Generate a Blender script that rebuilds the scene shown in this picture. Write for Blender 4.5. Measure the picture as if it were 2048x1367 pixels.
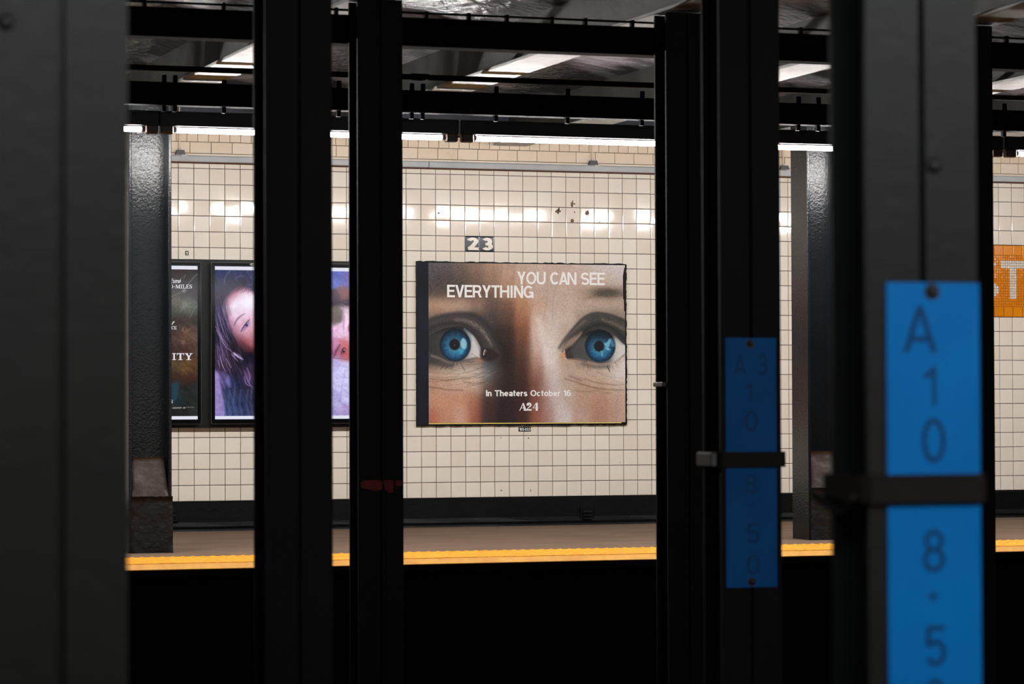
import bpy, math, random
import numpy as np
from mathutils import Matrix, Vector

for o in list(bpy.data.objects):
    bpy.data.objects.remove(o, do_unlink=True)
SC = bpy.context.scene
COL = SC.collection
R = random.Random(7)
NR = np.random.default_rng(11)

# ------------------------------------------------------------------ camera
F = 5900.0                      # focal length in pixels of the 2048 x 1367 frame
CX, CY = 1024.0, 683.5
YAW, PITCH, ROLL = 0.332648552, 0.0226423785, -0.00346714887
HC = 0.835                      # camera height above the far platform floor
FW = Vector((math.sin(YAW) * math.cos(PITCH), math.cos(YAW) * math.cos(PITCH), math.sin(PITCH)))
_r = Vector((math.cos(YAW), -math.sin(YAW), 0.0))
_u = _r.cross(FW)
RT = _r * math.cos(ROLL) + _u * math.sin(ROLL)
UP = -_r * math.sin(ROLL) + _u * math.cos(ROLL)
cam_data = bpy.data.cameras.new('camera')
cam = bpy.data.objects.new('camera', cam_data)
COL.objects.link(cam)
cam_data.sensor_width = 36.0
cam_data.sensor_fit = 'HORIZONTAL'
cam_data.lens = F / 2048.0 * 36.0
cam_data.clip_start = 0.05
m = Matrix((RT, UP, -FW)).transposed().to_4x4()
m.translation = Vector((0, 0, HC))
cam.matrix_world = m
cam_data.dof.use_dof = True
cam_data.dof.focus_distance = 21.0
cam_data.dof.aperture_fstop = 5.6
SC.camera = cam

# ------------------------------------------------------------------ world, exposure
w = bpy.data.worlds.new('world')
SC.world = w
w.use_nodes = True
w.node_tree.nodes['Background'].inputs[0].default_value = (0.0, 0.0, 0.0, 1)
w.node_tree.nodes['Background'].inputs[1].default_value = 0.0
SC.view_settings.view_transform = 'Standard'
SC.view_settings.look = 'None'
SC.view_settings.exposure = 0.0
SC.view_settings.gamma = 1.0
SC.view_settings.use_curve_mapping = False
SC.cycles.use_denoising = True
SC.cycles.max_bounces = 8
TUBE_FAR = 235.0                # radiance of the tubes above the far platform
TUBE_NEAR = 135.0               # radiance of the tubes above the platform the photographer stands on


def at(px, py, Y):
    """world point seen at a pixel of the photograph, at distance Y from the camera plane along the tracks' normal"""
    d = FW + RT * ((px - CX) / F) - UP * ((py - CY) / F)
    d = d * (Y / d.y)
    return Vector((d.x, Y, d.z + HC))


def to_px(p):
    v = Vector(p) - Vector((0, 0, HC))
    d = v.dot(FW)
    return CX + F * v.dot(RT) / d, CY - F * v.dot(UP) / d


# ------------------------------------------------------------------ mesh helpers
class MB:
    def __init__(s):
        s.v = []
        s.f = []

    def add(s, vs, fs):
        n = len(s.v)
        s.v += [tuple(p) for p in vs]
        s.f += [tuple(i + n for i in f) for f in fs]
        return s

    def box(s, x0, x1, y0, y1, z0, z1, c=0.0):
        if c <= 0:
            vs = [(x0, y0, z0), (x1, y0, z0), (x1, y1, z0), (x0, y1, z0), (x0, y0, z1), (x1, y0, z1), (x1, y1, z1), (x0, y1, z1)]
            return s.add(vs, [(3, 2, 1, 0), (4, 5, 6, 7), (0, 1, 5, 4), (1, 2, 6, 5), (2, 3, 7, 6), (3, 0, 4, 7)])
        c = min(c, abs(x1 - x0) * .45, abs(y1 - y0) * .45, abs(z1 - z0) * .45)
        idx = {}
        vs = []
        for sx in (0, 1):
            for sy in (0, 1):
                for sz in (0, 1):
                    X, Y, Z = (x0, x1)[sx], (y0, y1)[sy], (z0, z1)[sz]
                    dx, dy, dz = (c, -c)[sx], (c, -c)[sy], (c, -c)[sz]
                    for a, p in (('x', (X, Y + dy, Z + dz)), ('y', (X + dx, Y, Z + dz)), ('z', (X + dx, Y + dy, Z))):
                        idx[(sx, sy, sz, a)] = len(vs)
                        vs.append(p)
        fs = []
        I = lambda a, b, cc, k: idx[(a, b, cc, k)]
        fs.append((I(0, 0, 0, 'x'), I(0, 0, 1, 'x'), I(0, 1, 1, 'x'), I(0, 1, 0, 'x')))
        fs.append((I(1, 0, 0, 'x'), I(1, 1, 0, 'x'), I(1, 1, 1, 'x'), I(1, 0, 1, 'x')))
        fs.append((I(0, 0, 0, 'y'), I(1, 0, 0, 'y'), I(1, 0, 1, 'y'), I(0, 0, 1, 'y')))
        fs.append((I(0, 1, 0, 'y'), I(0, 1, 1, 'y'), I(1, 1, 1, 'y'), I(1, 1, 0, 'y')))
        fs.append((I(0, 0, 0, 'z'), I(0, 1, 0, 'z'), I(1, 1, 0, 'z'), I(1, 0, 0, 'z')))
        fs.append((I(0, 0, 1, 'z'), I(1, 0, 1, 'z'), I(1, 1, 1, 'z'), I(0, 1, 1, 'z')))
        for a in (0, 1):
            for b in (0, 1):
                fs.append((I(a, b, 0, 'x'), I(a, b, 1, 'x'), I(a, b, 1, 'y'), I(a, b, 0, 'y')) if (a ^ b) else (I(a, b, 0, 'y'), I(a, b, 1, 'y'), I(a, b, 1, 'x'), I(a, b, 0, 'x')))
                fs.append((I(a, 0, b, 'x'), I(a, 1, b, 'x'), I(a, 1, b, 'z'), I(a, 0, b, 'z')) if not (a ^ b) else (I(a, 0, b, 'z'), I(a, 1, b, 'z'), I(a, 1, b, 'x'), I(a, 0, b, 'x')))
                fs.append((I(0, a, b, 'y'), I(1, a, b, 'y'), I(1, a, b, 'z'), I(0, a, b, 'z')) if (a ^ b) else (I(0, a, b, 'z'), I(1, a, b, 'z'), I(1, a, b, 'y'), I(0, a, b, 'y')))
                for d in (0, 1):
                    t = (I(a, b, d, 'x'), I(a, b, d, 'y'), I(a, b, d, 'z'))
                    fs.append(t if not (a ^ b ^ d) else t[::-1])
        return s.add(vs, fs)

    def prism_y(s, pts, y0, y1):
        """polygon of (x, z) points, counter-clockwise seen from the camera, extruded from y0 (front) to y1"""
        n = len(pts)
        vs = [(x, y0, z) for x, z in pts] + [(x, y1, z) for x, z in pts]
        fs = [tuple(range(n)), tuple(range(2 * n - 1, n - 1, -1))]
        for i in range(n):
            j = (i + 1) % n
            fs.append((j, i, i + n, j + n))
        return s.add(vs, fs)

    def prism_x(s, pts, x0, x1):
        """polygon of (y, z) points extruded along x"""
        n = len(pts)
        vs = [(x0, y, z) for y, z in pts] + [(x1, y, z) for y, z in pts]
        fs = [tuple(range(n - 1, -1, -1)), tuple(range(n, 2 * n))]
        for i in range(n):
            j = (i + 1) % n
            fs.append((i, j, j + n, i + n))
        return s.add(vs, fs)

    def tube(s, p, q, r, n=12, caps=True, r2=None):
        p, q = Vector(p), Vector(q)
        d = (q - p).normalized()
        a = d.orthogonal().normalized()
        b = d.cross(a)
        r2 = r if r2 is None else r2
        vs = [p + (a * math.cos(2 * math.pi * i / n) + b * math.sin(2 * math.pi * i / n)) * r for i in range(n)]
        vs += [q + (a * math.cos(2 * math.pi * i / n) + b * math.sin(2 * math.pi * i / n)) * r2 for i in range(n)]
        fs = [(i, (i + 1) % n, (i + 1) % n + n, i + n) for i in range(n)]
        if caps:
            fs += [tuple(range(n - 1, -1, -1)), tuple(range(n, 2 * n))]
        return s.add(vs, fs)

    def path(s, pts, r, n=8):
        for a, b in zip(pts[:-1], pts[1:]):
            s.tube(a, b, r, n)
        return s

    def dome(s, c, r, h, n=8, axis='-y', rings=3):
        c = Vector(c)
        vs = []
        ax = {'-y': (Vector((1, 0, 0)), Vector((0, 0, 1)), Vector((0, -1, 0))), 'z': (Vector((1, 0, 0)), Vector((0, 1, 0)), Vector((0, 0, 1)))}[axis]
        for k in range(rings):
            t = k / rings * math.pi / 2
            for i in range(n):
                an = 2 * math.pi * i / n
                vs.append(c + (ax[0] * math.cos(an) + ax[1] * math.sin(an)) * r * math.cos(t) + ax[2] * h * math.sin(t))
        vs.append(c + ax[2] * h)
        fs = []
        for k in range(rings - 1):
            for i in range(n):
                j = (i + 1) % n
                fs.append((k * n + i, k * n + j, (k + 1) * n + j, (k + 1) * n + i))
        for i in range(n):
            fs.append(((rings - 1) * n + i, (rings - 1) * n + (i + 1) % n, rings * n))
        return s.add(vs, fs)

    def mesh(s, name, off=(0, 0, 0)):
        me = bpy.data.meshes.new(name)
        ox, oy, oz = off
        me.from_pydata([(x - ox, y - oy, z - oz) for x, y, z in s.v], [], s.f)
        me.update()
        return me


ORIG = {}


def link(o, parent=None, origin=(0, 0, 0)):
    COL.objects.link(o)
    if parent is not None:
        o.parent = parent
    ORIG[o.name] = Vector(origin)
    return o


def thing(name, label, cat, base, group=None):
    o = bpy.data.objects.new(name, None)
    o.empty_display_size = 0.1
    o.location = base
    link(o, None, base)
    o['label'] = label
    o['category'] = cat
    if group:
        o['group'] = group
    return o


def part(name, mb, mat, parent, smooth=False, label=None):
    """one mesh object under parent; coordinates in mb are world coordinates"""
    org = ORIG[parent.name]
    me = mb.mesh(name, org)
    me.materials.append(mat)
    if smooth:
        me.polygons.foreach_set('use_smooth', [True] * len(me.polygons))
    o = bpy.data.objects.new(name, me)
    link(o, parent, org)
    if label:
        o['label'] = label
    return o


def single(name, mb, mat, label, cat, group=None, smooth=False):
    xs = np.array(mb.v)
    b = Vector(((xs[:, 0].min() + xs[:, 0].max()) / 2, (xs[:, 1].min() + xs[:, 1].max()) / 2, xs[:, 2].min()))
    me = mb.mesh(name, b)
    me.materials.append(mat)
    if smooth:
        me.polygons.foreach_set('use_smooth', [True] * len(me.polygons))
    o = bpy.data.objects.new(name, me)
    o.location = b
    link(o, None, b)
    o['label'] = label
    o['category'] = cat
    if group:
        o['group'] = group
    return o


def struct(name, mb, mat, parent=None):
    me = mb.mesh(name)
    me.materials.append(mat)
    o = bpy.data.objects.new(name, me)
    link(o, parent)
    if parent is None:
        o['kind'] = 'structure'
    return o


# ------------------------------------------------------------------ material helpers
def srgb(r, g, b):
    f = lambda c: c / 12.92 if c <= 0.04045 else ((c + 0.055) / 1.055) ** 2.4
    return (f(r / 255), f(g / 255), f(b / 255), 1)


def mat(name, col, rough=0.5, metal=0.0, col2=None, nscale=8.0, bump=0.0, bscale=40.0, spec=0.5, stretch=None, bdist=0.01, detail=4.0, thresh=(0.35, 0.7), rough2=None):
    M = bpy.data.materials.new(name)
    M.use_nodes = True
    nt = M.node_tree
    b = nt.nodes['Principled BSDF']
    b.inputs['Base Color'].default_value = col
    b.inputs['Roughness'].default_value = rough
    b.inputs['Metallic'].default_value = metal
    b.inputs['Specular IOR Level'].default_value = spec
    geo = nt.nodes.new('ShaderNodeNewGeometry')
    vec = geo.outputs['Position']
    if stretch:
        mp = nt.nodes.new('ShaderNodeMapping')
        mp.inputs['Scale'].default_value = stretch
        nt.links.new(vec, mp.inputs['Vector'])
        vec = mp.outputs['Vector']
    if col2 is not None:
        n = nt.nodes.new('ShaderNodeTexNoise')
        n.inputs['Scale'].default_value = nscale
        n.inputs['Detail'].default_value = detail
        nt.links.new(vec, n.inputs['Vector'])
        rp = nt.nodes.new('ShaderNodeValToRGB')
        rp.color_ramp.elements[0].position = thresh[0]
        rp.color_ramp.elements[1].position = thresh[1]
        rp.color_ramp.elements[0].color = col
        rp.color_ramp.elements[1].color = col2
        nt.links.new(n.outputs['Fac'], rp.inputs['Fac'])
        nt.links.new(rp.outputs['Color'], b.inputs['Base Color'])
        if rough2 is not None:
            mr = nt.nodes.new('ShaderNodeMapRange')
            mr.inputs['From Min'].default_value = thresh[0]
            mr.inputs['From Max'].default_value = thresh[1]
            mr.inputs['To Min'].default_value = rough
            mr.inputs['To Max'].default_value = rough2
            nt.links.new(n.outputs['Fac'], mr.inputs['Value'])
            nt.links.new(mr.outputs['Result'], b.inputs['Roughness'])
    if bump > 0:
        n2 = nt.nodes.new('ShaderNodeTexNoise')
        n2.inputs['Scale'].default_value = bscale
        n2.inputs['Detail'].default_value = 3.0
        nt.links.new(vec, n2.inputs['Vector'])
        bp = nt.nodes.new('ShaderNodeBump')
        bp.inputs['Strength'].default_value = bump
        bp.inputs['Distance'].default_value = bdist
        nt.links.new(n2.outputs['Fac'], bp.inputs['Height'])
        nt.links.new(bp.outputs['Normal'], b.inputs['Normal'])
    return M


def emit(name, col, strength):
    M = bpy.data.materials.new(name)
    M.use_nodes = True
    nt = M.node_tree
    nt.nodes.remove(nt.nodes['Principled BSDF'])
    e = nt.nodes.new('ShaderNodeEmission')
    e.inputs[0].default_value = col
    e.inputs[1].default_value = strength
    nt.links.new(e.outputs[0], nt.nodes['Material Output'].inputs[0])
    return M


def glazed(name, base, dark, rough=0.09):
    """glazed ceramic: tone differs a little from piece to piece, wavy glaze, faint grime"""
    M = bpy.data.materials.new(name)
    M.use_nodes = True
    nt = M.node_tree
    b = nt.nodes['Principled BSDF']
    geo = nt.nodes.new('ShaderNodeNewGeometry')
    oi = nt.nodes.new('ShaderNodeObjectInfo')
    ad = nt.nodes.new('ShaderNodeMath'); ad.operation = 'ADD'
    nt.links.new(geo.outputs['Random Per Island'], ad.inputs[0])
    nt.links.new(oi.outputs['Random'], ad.inputs[1])
    fr = nt.nodes.new('ShaderNodeMath'); fr.operation = 'FRACT'
    nt.links.new(ad.outputs[0], fr.inputs[0])
    rp = nt.nodes.new('ShaderNodeValToRGB')
    rp.color_ramp.elements[0].color = base
    rp.color_ramp.elements[1].color = tuple(c * k for c, k in zip(base, (0.93, 0.90, 0.86, 1)))
    nt.links.new(fr.outputs[0], rp.inputs['Fac'])
    n = nt.nodes.new('ShaderNodeTexNoise')
    n.inputs['Scale'].default_value = 3.2; n.inputs['Detail'].default_value = 7.0; n.inputs['Roughness'].default_value = 0.7
    nt.links.new(geo.outputs['Position'], n.inputs['Vector'])
    r2 = nt.nodes.new('ShaderNodeValToRGB')
    r2.color_ramp.elements[0].position = 0.58; r2.color_ramp.elements[0].color = (0, 0, 0, 1)
    r2.color_ramp.elements[1].position = 0.80; r2.color_ramp.elements[1].color = (0.7, 0.7, 0.7, 1)
    nt.links.new(n.outputs['Fac'], r2.inputs['Fac'])
    mx = nt.nodes.new('ShaderNodeMix'); mx.data_type = 'RGBA'
    nt.links.new(r2.outputs['Color'], mx.inputs['Factor'])
    nt.links.new(rp.outputs['Color'], mx.inputs['A'])
    mx.inputs['B'].default_value = dark
    nt.links.new(mx.outputs['Result'], b.inputs['Base Color'])
    b.inputs['Roughness'].default_value = rough
    n2 = nt.nodes.new('ShaderNodeTexNoise')
    n2.inputs['Scale'].default_value = 11.0; n2.inputs['Detail'].default_value = 2.0
    nt.links.new(geo.outputs['Position'], n2.inputs['Vector'])
    bp = nt.nodes.new('ShaderNodeBump')
    bp.inputs['Strength'].default_value = 1.0; bp.inputs['Distance'].default_value = 0.00028
    nt.links.new(n2.outputs['Fac'], bp.inputs['Height'])
    nt.links.new(bp.outputs['Normal'], b.inputs['Normal'])
    return M


def colour_attr(name, rough=0.5, emission=0.0, spec=0.5):
    M = bpy.data.materials.new(name)
    M.use_nodes = True
    nt = M.node_tree
    b = nt.nodes['Principled BSDF']
    a = nt.nodes.new('ShaderNodeAttribute')
    a.attribute_name = 'print'
    b.inputs['Roughness'].default_value = rough
    b.inputs['Specular IOR Level'].default_value = spec
    if emission > 0:
        b.inputs['Base Color'].default_value = (0.01, 0.01, 0.012, 1)
        nt.links.new(a.outputs['Color'], b.inputs['Emission Color'])
        b.inputs['Emission Strength'].default_value = emission
    else:
        nt.links.new(a.outputs['Color'], b.inputs['Base Color'])
    return M


M_TILE = glazed('cream_glazed_tile', srgb(236, 228, 216), srgb(216, 200, 180), 0.065)
M_BLOCK = glazed('cream_glazed_block', srgb(232, 214, 192), srgb(196, 166, 136), 0.22)
M_UPPER = mat('blue_grey_upper_wall_paint', srgb(66, 71, 82), 0.5, col2=srgb(52, 56, 64), nscale=5, bump=0.4, bscale=20, bdist=0.01, spec=0.3)
M_ORANGE = glazed('orange_glazed_tile', srgb(226, 138, 20), srgb(200, 112, 12), 0.15)
M_ORANGE2 = glazed('orange_tesserae', srgb(222, 132, 18), srgb(236, 170, 80), 0.2)
M_WHITE_TESS = glazed('white_tesserae', srgb(226, 216, 204), srgb(200, 190, 178), 0.2)
M_GROUT = mat('dark_grout', srgb(44, 30, 24), 0.95, col2=srgb(28, 23, 20), nscale=6, spec=0.1)
M_BLACK_PAINT = mat('black_gloss_paint', srgb(4, 4, 5), 0.45, col2=srgb(8, 9, 11), nscale=5, bump=0.4, bscale=25, bdist=0.006, spec=0.15)
M_COL_NEAR = mat('dark_grey_column_paint', srgb(19, 22, 22), 0.42, col2=srgb(16, 17, 18), nscale=3.5, bump=0.3, bscale=30, bdist=0.003, spec=0.32)
M_COL_DARK = mat('soot_black_column_paint', srgb(10, 9, 9), 0.6, col2=srgb(6, 6, 6), nscale=5, bump=0.3, bscale=30, bdist=0.003, spec=0.12)
M_COL_FAR = mat('grey_column_gloss_paint', srgb(20, 23, 26), 0.22, col2=srgb(16, 19, 22), nscale=4, bump=0.6, bscale=85, bdist=0.003, spec=0.36)
M_CONCRETE = mat('stained_platform_concrete', srgb(126, 104, 86), 0.8, col2=srgb(98, 80, 65), nscale=3, stretch=(0.6, 5, 1), bump=0.2, bscale=60, bdist=0.002, spec=0.2)
M_PLINTH = mat('worn_brown_concrete', srgb(52, 45, 42), 0.42, col2=srgb(84, 77, 74), nscale=7, bump=0.6, bscale=18, bdist=0.012)
M_PLINTH_D = mat('dark_painted_concrete', srgb(16, 16, 19), 0.5, col2=srgb(24, 22, 20), nscale=9, bump=0.8, bscale=20, bdist=0.015, spec=0.3)
M_YELLOW = mat('yellow_tactile_plastic', srgb(246, 172, 22), 0.55, col2=srgb(234, 152, 14), nscale=14)
M_YELLOW2 = mat('yellow_edge_board', srgb(240, 172, 50), 0.6, col2=srgb(224, 150, 36), nscale=10)
M_DARKWOOD = mat('dark_rubbing_board', srgb(30, 22, 14), 0.9, col2=srgb(14, 11, 8), nscale=14, stretch=(1, 1, 4), spec=0.1)
M_BED = mat('sooty_trackbed', srgb(9, 9, 8), 0.95, col2=srgb(5, 5, 5), nscale=6, bump=0.5, bscale=20, spec=0.1)
M_CEIL = mat('painted_rough_concrete', srgb(150, 146, 152), 0.30, col2=srgb(28, 27, 30), nscale=1.7, bump=0.9, bscale=13, bdist=0.03, thresh=(0.36, 0.55), detail=8.0)
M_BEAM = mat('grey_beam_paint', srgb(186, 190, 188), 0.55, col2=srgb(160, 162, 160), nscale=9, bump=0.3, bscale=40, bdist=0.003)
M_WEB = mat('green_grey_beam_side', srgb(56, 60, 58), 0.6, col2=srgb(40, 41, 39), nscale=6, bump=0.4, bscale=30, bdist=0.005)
M_STEEL_BLACK = mat('black_steel', srgb(5, 5, 6), 0.75, spec=0.05)
M_HOUSING = mat('dark_lamp_housing', srgb(12, 13, 17), 0.45, spec=0.25)
M_SOCKET = mat('brown_lamp_socket', srgb(52, 34, 24), 0.5)
M_RACEWAY = mat('grey_raceway_paint', srgb(176, 178, 178), 0.4, col2=srgb(160, 162, 164), nscale=4)
M_RUST = mat('rust_brown_seal', srgb(78, 44, 30), 0.9)
M_BOXGREY = mat('dark_grey_casting', srgb(74, 74, 72), 0.5)
M_LIGHTGREY = mat('light_grey_plastic', srgb(188, 188, 186), 0.5)
M_PANEL = mat('charcoal_panel', srgb(22, 25, 26), 0.45, col2=srgb(18, 20, 21), nscale=3, spec=0.2)
M_BEZEL = mat('black_glass_bezel', srgb(6, 7, 12), 0.1, spec=0.12)
M_RIM = mat('aluminium_rim', srgb(70, 65, 62), 0.4, 0.3)
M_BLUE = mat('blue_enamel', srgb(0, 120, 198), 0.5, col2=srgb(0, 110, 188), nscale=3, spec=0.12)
M_BLUE_DULL = mat('darker_blue_enamel', srgb(0, 88, 156), 0.55, col2=srgb(0, 78, 142), nscale=4, spec=0.12)  # darker version of the blue enamel, used on the smaller sign
M_BLUE_MARK = mat('dark_stamped_mark', srgb(0, 66, 116), 0.6, spec=0.2)
M_BOLT = mat('black_bolt', srgb(14, 14, 16), 0.5)
M_STRAP = mat('brown_black_strap', srgb(24, 19, 16), 0.7, col2=srgb(15, 12, 11), nscale=10, spec=0.2)
M_BRACKET = mat('worn_grey_bracket', srgb(78, 78, 78), 0.5, 0.2)
M_RED = mat('dull_red_paint', srgb(126, 34, 22), 0.8, col2=srgb(92, 26, 18), nscale=16)
M_WHITE = mat('off_white_ink', srgb(236, 234, 232), 0.5)
M_INK = mat('black_ink', srgb(12, 12, 14), 0.5)
M_GLOW_WHITE = emit('lit_white_pixels', srgb(232, 232, 246), 0.95)
M_NAVY = mat('navy_glaze', srgb(28, 32, 48), 0.14)
M_DIGIT = mat('cream_glaze', srgb(226, 218, 206), 0.15)
M_SPALL = mat('exposed_brown_clay', srgb(112, 92, 76), 0.9)
M_TUBE = emit('fluorescent_tube_far', (1.0, 0.97, 0.95, 1), TUBE_FAR)
M_TUBE_N = emit('fluorescent_tube_near', (0.97, 0.98, 1.0, 1), TUBE_NEAR)

# ------------------------------------------------------------------ dimensions of the place
YW = 20.0                          # face of the tiles on the far wall
TP = 0.10970                       # tile pitch
TX0 = 0.223662480 * YW             # x of tile joint number 0
TZ0 = 0.0836243252 * YW + HC       # z of the joint above the first full row
YE = 16.3                          # far platform edge
floor_z = lambda y: -0.0084 * (YW - y)
YA, YB, YC, YD = 4.67, 8.87, 12.98, 17.45   # fronts of the four rows of columns
BAY = 1.524
ZB = 2.72                          # underside of the roof beams
ZC = 2.985                         # underside of the roof slab
ZBED = -1.25
X_MIN, X_MAX = -4.0, 15.0

# ================================================================== the setting
# ---- far wall: grout bed, tiles, glazed blocks
wall = struct('wall_far', MB().box(X_MIN, X_MAX, YW + 0.0105, YW + 0.30, -0.05, ZC + 0.1), M_GROUT)
tx = lambda k: TX0 + k * TP
tz = lambda r: TZ0 - r * TP        # z of joint r; row r lies between joints r and r + 1
K0, K1 = -24, 72
TABLET = (53, 68, 4, 9)            # columns and rows taken by the mosaic tablet


def tile_shape(w, h, a=0.0, b=0.0, c=0.0035):
    hw, hh = w / 2, h / 2
    vs = []
    for (ix, iz, y) in ((hw, hh, 0.010), (hw, hh, 0.0022), (hw - c, hh - c, 0.0)):
        for sx, sz in ((-1, -1), (1, -1), (1, 1), (-1, 1)):
            vs.append((sx * ix, y + a * sx * ix + b * sz * iz, sz * iz))
    fs = []
    for k in (0, 4):
        for i in range(4):
            j = (i + 1) % 4
            fs.append((k + i, k + j, k + 4 + j, k + 4 + i))
    fs.append((8, 9, 10, 11))
    return vs, fs


JOINT = 0.0040
variants = []
for i in range(14):
    vs, fs = tile_shape(TP - JOINT, TP - JOINT, R.uniform(-1, 1) * 0.006, R.uniform(-1, 1) * 0.0065)
    me = MB().add(vs, fs).mesh('tile')
    me.materials.append(M_TILE)
    variants.append(me)
field = MB()
nsep = 0
for k in range(K0, K1):
    for r in range(-1, 21):
        if TABLET[0] <= k < TABLET[1] and TABLET[2] <= r < TABLET[3]:
            continue
        if k in (19, 20) and r == 4:
            continue               # the two number tiles sit here
        cx_, cz_ = tx(k) + TP / 2, tz(r) - TP / 2
        if r == -1:                # cut course below the raceway
            h = 2.540 - TZ0 - JOINT / 2
            vs, fs = tile_shape(TP - JOINT, h, R.uniform(-1, 1) * 0.004, 0)
            cz_ = TZ0 + JOINT / 2 + h / 2
            field.add([(x + cx_, y + YW, z + cz_) for x, y, z in vs], fs)
            continue
        px, py = to_px((cx_, YW, cz_))
        vis = (343 < px < 509 or 805 < px < 1316) and not (838 < px < 1250 and 530 < py < 846) and not (px < 800 and 524 < py < 850)
        if 343 < px < 440 and r > 15:
            vis = False
        if vis and nsep < 300:
            nsep += 1
            o = bpy.data.objects.new('tile', R.choice(variants))
            o.location = (cx_, YW, cz_)
            link(o, wall)
        else:
            vs, fs = tile_shape(TP - JOINT, TP - JOINT, R.uniform(-1, 1) * 0.006, R.uniform(-1, 1) * 0.0065)
            field.add([(x + cx_, y + YW, z + cz_) for x, y, z in vs], fs)
fo = part('tile_field', field, M_TILE, wall)
fo['kind'] = 'stuff'

# glazed blocks above the raceway
Z1, Z2, Z3 = 2.6115, 2.6915, 2.7730
bl = {}
for nm, w_, h_ in (('s', 0.150, Z2 - Z1), ('h', 0.0762, Z3 - Z2)):
    bl[nm] = []
    for i in range(5):
        vs, fs = tile_shape(w_ - 0.0032, h_ - 0.0032, R.uniform(-1, 1) * 0.003, R.uniform(-1, 1) * 0.004, 0.003)
        me = MB().add(vs, fs).mesh('brick')
        me.materials.append(M_BLOCK)
        bl[nm].append(me)
xs1 = at(1191, 315, YW).x
xs2 = at(1158.5, 297, YW).x
more = MB()
for nm, xs, pit, za, zb in (('s', xs1, 0.150, Z1, Z2), ('h', xs2, 0.0762, Z2, Z3)):
    n0 = int((X_MIN - xs) / pit) + 1
    n1 = int((X_MAX - xs) / pit) - 1
    for n in range(n0, n1):
        xc = xs + (n + 0.5) * pit
        if 4.2 < xc < 11.4:
            o = bpy.data.objects.new('brick', R.choice(bl[nm]))
            o.location = (xc, YW, (za + zb) / 2)
            link(o, wall)
        else:
            vs, fs = tile_shape(pit - 0.0032, zb - za - 0.0032)
            more.add([(x + xc, y + YW, z + (za + zb) / 2) for x, y, z in vs], fs)
bo = part('brick_field', more, M_BLOCK, wall)
bo['kind'] = 'stuff'
part('painted_band', MB().box(X_MIN, X_MAX, YW - 0.01, YW + 0.0105, 2.785, ZC + 0.09), M_UPPER, wall)
part('brick_sill', MB().box(X_MIN, X_MAX, YW - 0.004, YW + 0.004, 2.592, 2.6095, 0.002), M_BLOCK, wall)

# spalled spots where the glaze has broken away
def blob(px, py, rx, ry, ragged=0.35, n=13):
    pts = []
    for i in range(n):
        a = -2 * math.pi * i / n
        s = 1 + R.uniform(-ragged, ragged)
        p = at(px + rx * s * math.cos(a), py + ry * s * math.sin(a), YW)
        pts.append((p.x, p.z))
    return pts[::-1] if sum((pts[i - 1][0] * pts[i][1] - pts[i][0] * pts[i - 1][1]) for i in range(n)) < 0 else pts


for px, py, rx, ry in ((1115, 422.5, 4.2, 4.6), (1117.5, 418, 1.8, 3.2), (1120, 422.5, 2.2, 1.6), (1143.8, 409, 2.8, 4.4), (1145, 403.5, 1.4, 3.0), (1148, 407.5, 2.2, 1.2),
                       (1149, 424, 1.0, 2.0), (1174.5, 425, 3.6, 5.0), (1176, 430.2, 1.6, 1.2), (1144, 441, 3.2, 4.4), (877, 425.5, 2.3, 2.3),
                       (1002, 956 - 81, 1.2, 1.2), (1057, 875.3, 1.3, 1.5), (1002.5, 980, 1.6, 1.4), (1061.3, 980, 0.8, 2.4), (1240, 924, 0.9, 0.9), (1199, 443, 0.8, 3.2)):
    part('spalled_spot', MB().prism_y(blob(px, py, rx, ry), YW - 0.0012, YW + 0.002), M_SPALL, wall)

# ---- baseboard, far platform floor, edge
base_prof = [(YW + 0.004, -0.04), (YW + 0.004, TZ0 - 21 * TP - 0.001), (YW - 0.012, TZ0 - 21 * TP - 0.001), (YW - 0.020, TZ0 - 21 * TP - 0.012), (YW - 0.022, 0.06), (YW - 0.034, 0.03), (YW - 0.06, 0.012), (YW - 0.075, -0.04)]
bb = MB()
nseg = 60
rows_ = []
for i in range(nseg + 1):
    x = X_MIN + (X_MAX - X_MIN) * i / nseg
    j = R.uniform(-1, 1) * 0.0022
    j2 = R.uniform(-1, 1) * 0.006
    rows_.append([(x, y + (j2 if 0 < t < 7 and z < 0.05 else 0), z + (j if z > 0.15 else 0)) for t, (y, z) in enumerate(base_prof)])
n = len(base_prof)
bb.v = [p for row in rows_ for p in row]
for i in range(nseg):
    for t in range(n):
        u = (t + 1) % n
        bb.f.append((i * n + t, i * n + u, (i + 1) * n + u, (i + 1) * n + t))
struct('baseboard_far', bb, M_BLACK_PAINT)
fl = MB().prism_x([(YE + 0.035, floor_z(YE)), (YE + 0.035, -0.10), (YW + 0.30, -0.10), (YW + 0.30, floor_z(YW)), (YW, floor_z(YW))][::-1], X_MIN, X_MAX)
struct('floor', fl, M_CONCRETE)
struct('wall_platform_edge', MB().box(X_MIN, X_MAX, YE + 0.35, YE + 0.55, ZBED, -0.10), M_BED)
struct('floor_trackbed', MB().box(X_MIN - 1, X_MAX + 1, 1.0, YE + 0.6, ZBED - 0.2, ZBED), M_BED)
struct('floor_near_platform', MB().box(X_MIN, X_MAX, -3.0, 1.70, -0.40, -0.03), M_CONCRETE)
struct('wall_near', MB().box(X_MIN, X_MAX, -3.4, -3.0, -0.4, ZC + 0.1), M_BLOCK)
struct('wall_left_end', MB().box(X_MIN - 1.0, X_MIN - 0.8, -3.4, YW + 0.3, ZBED, ZC + 0.1), M_BED)
struct('wall_right_end', MB().box(X_MAX + 0.8, X_MAX + 1.0, -3.4, YW + 0.3, ZBED, ZC + 0.1), M_BED)

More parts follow.
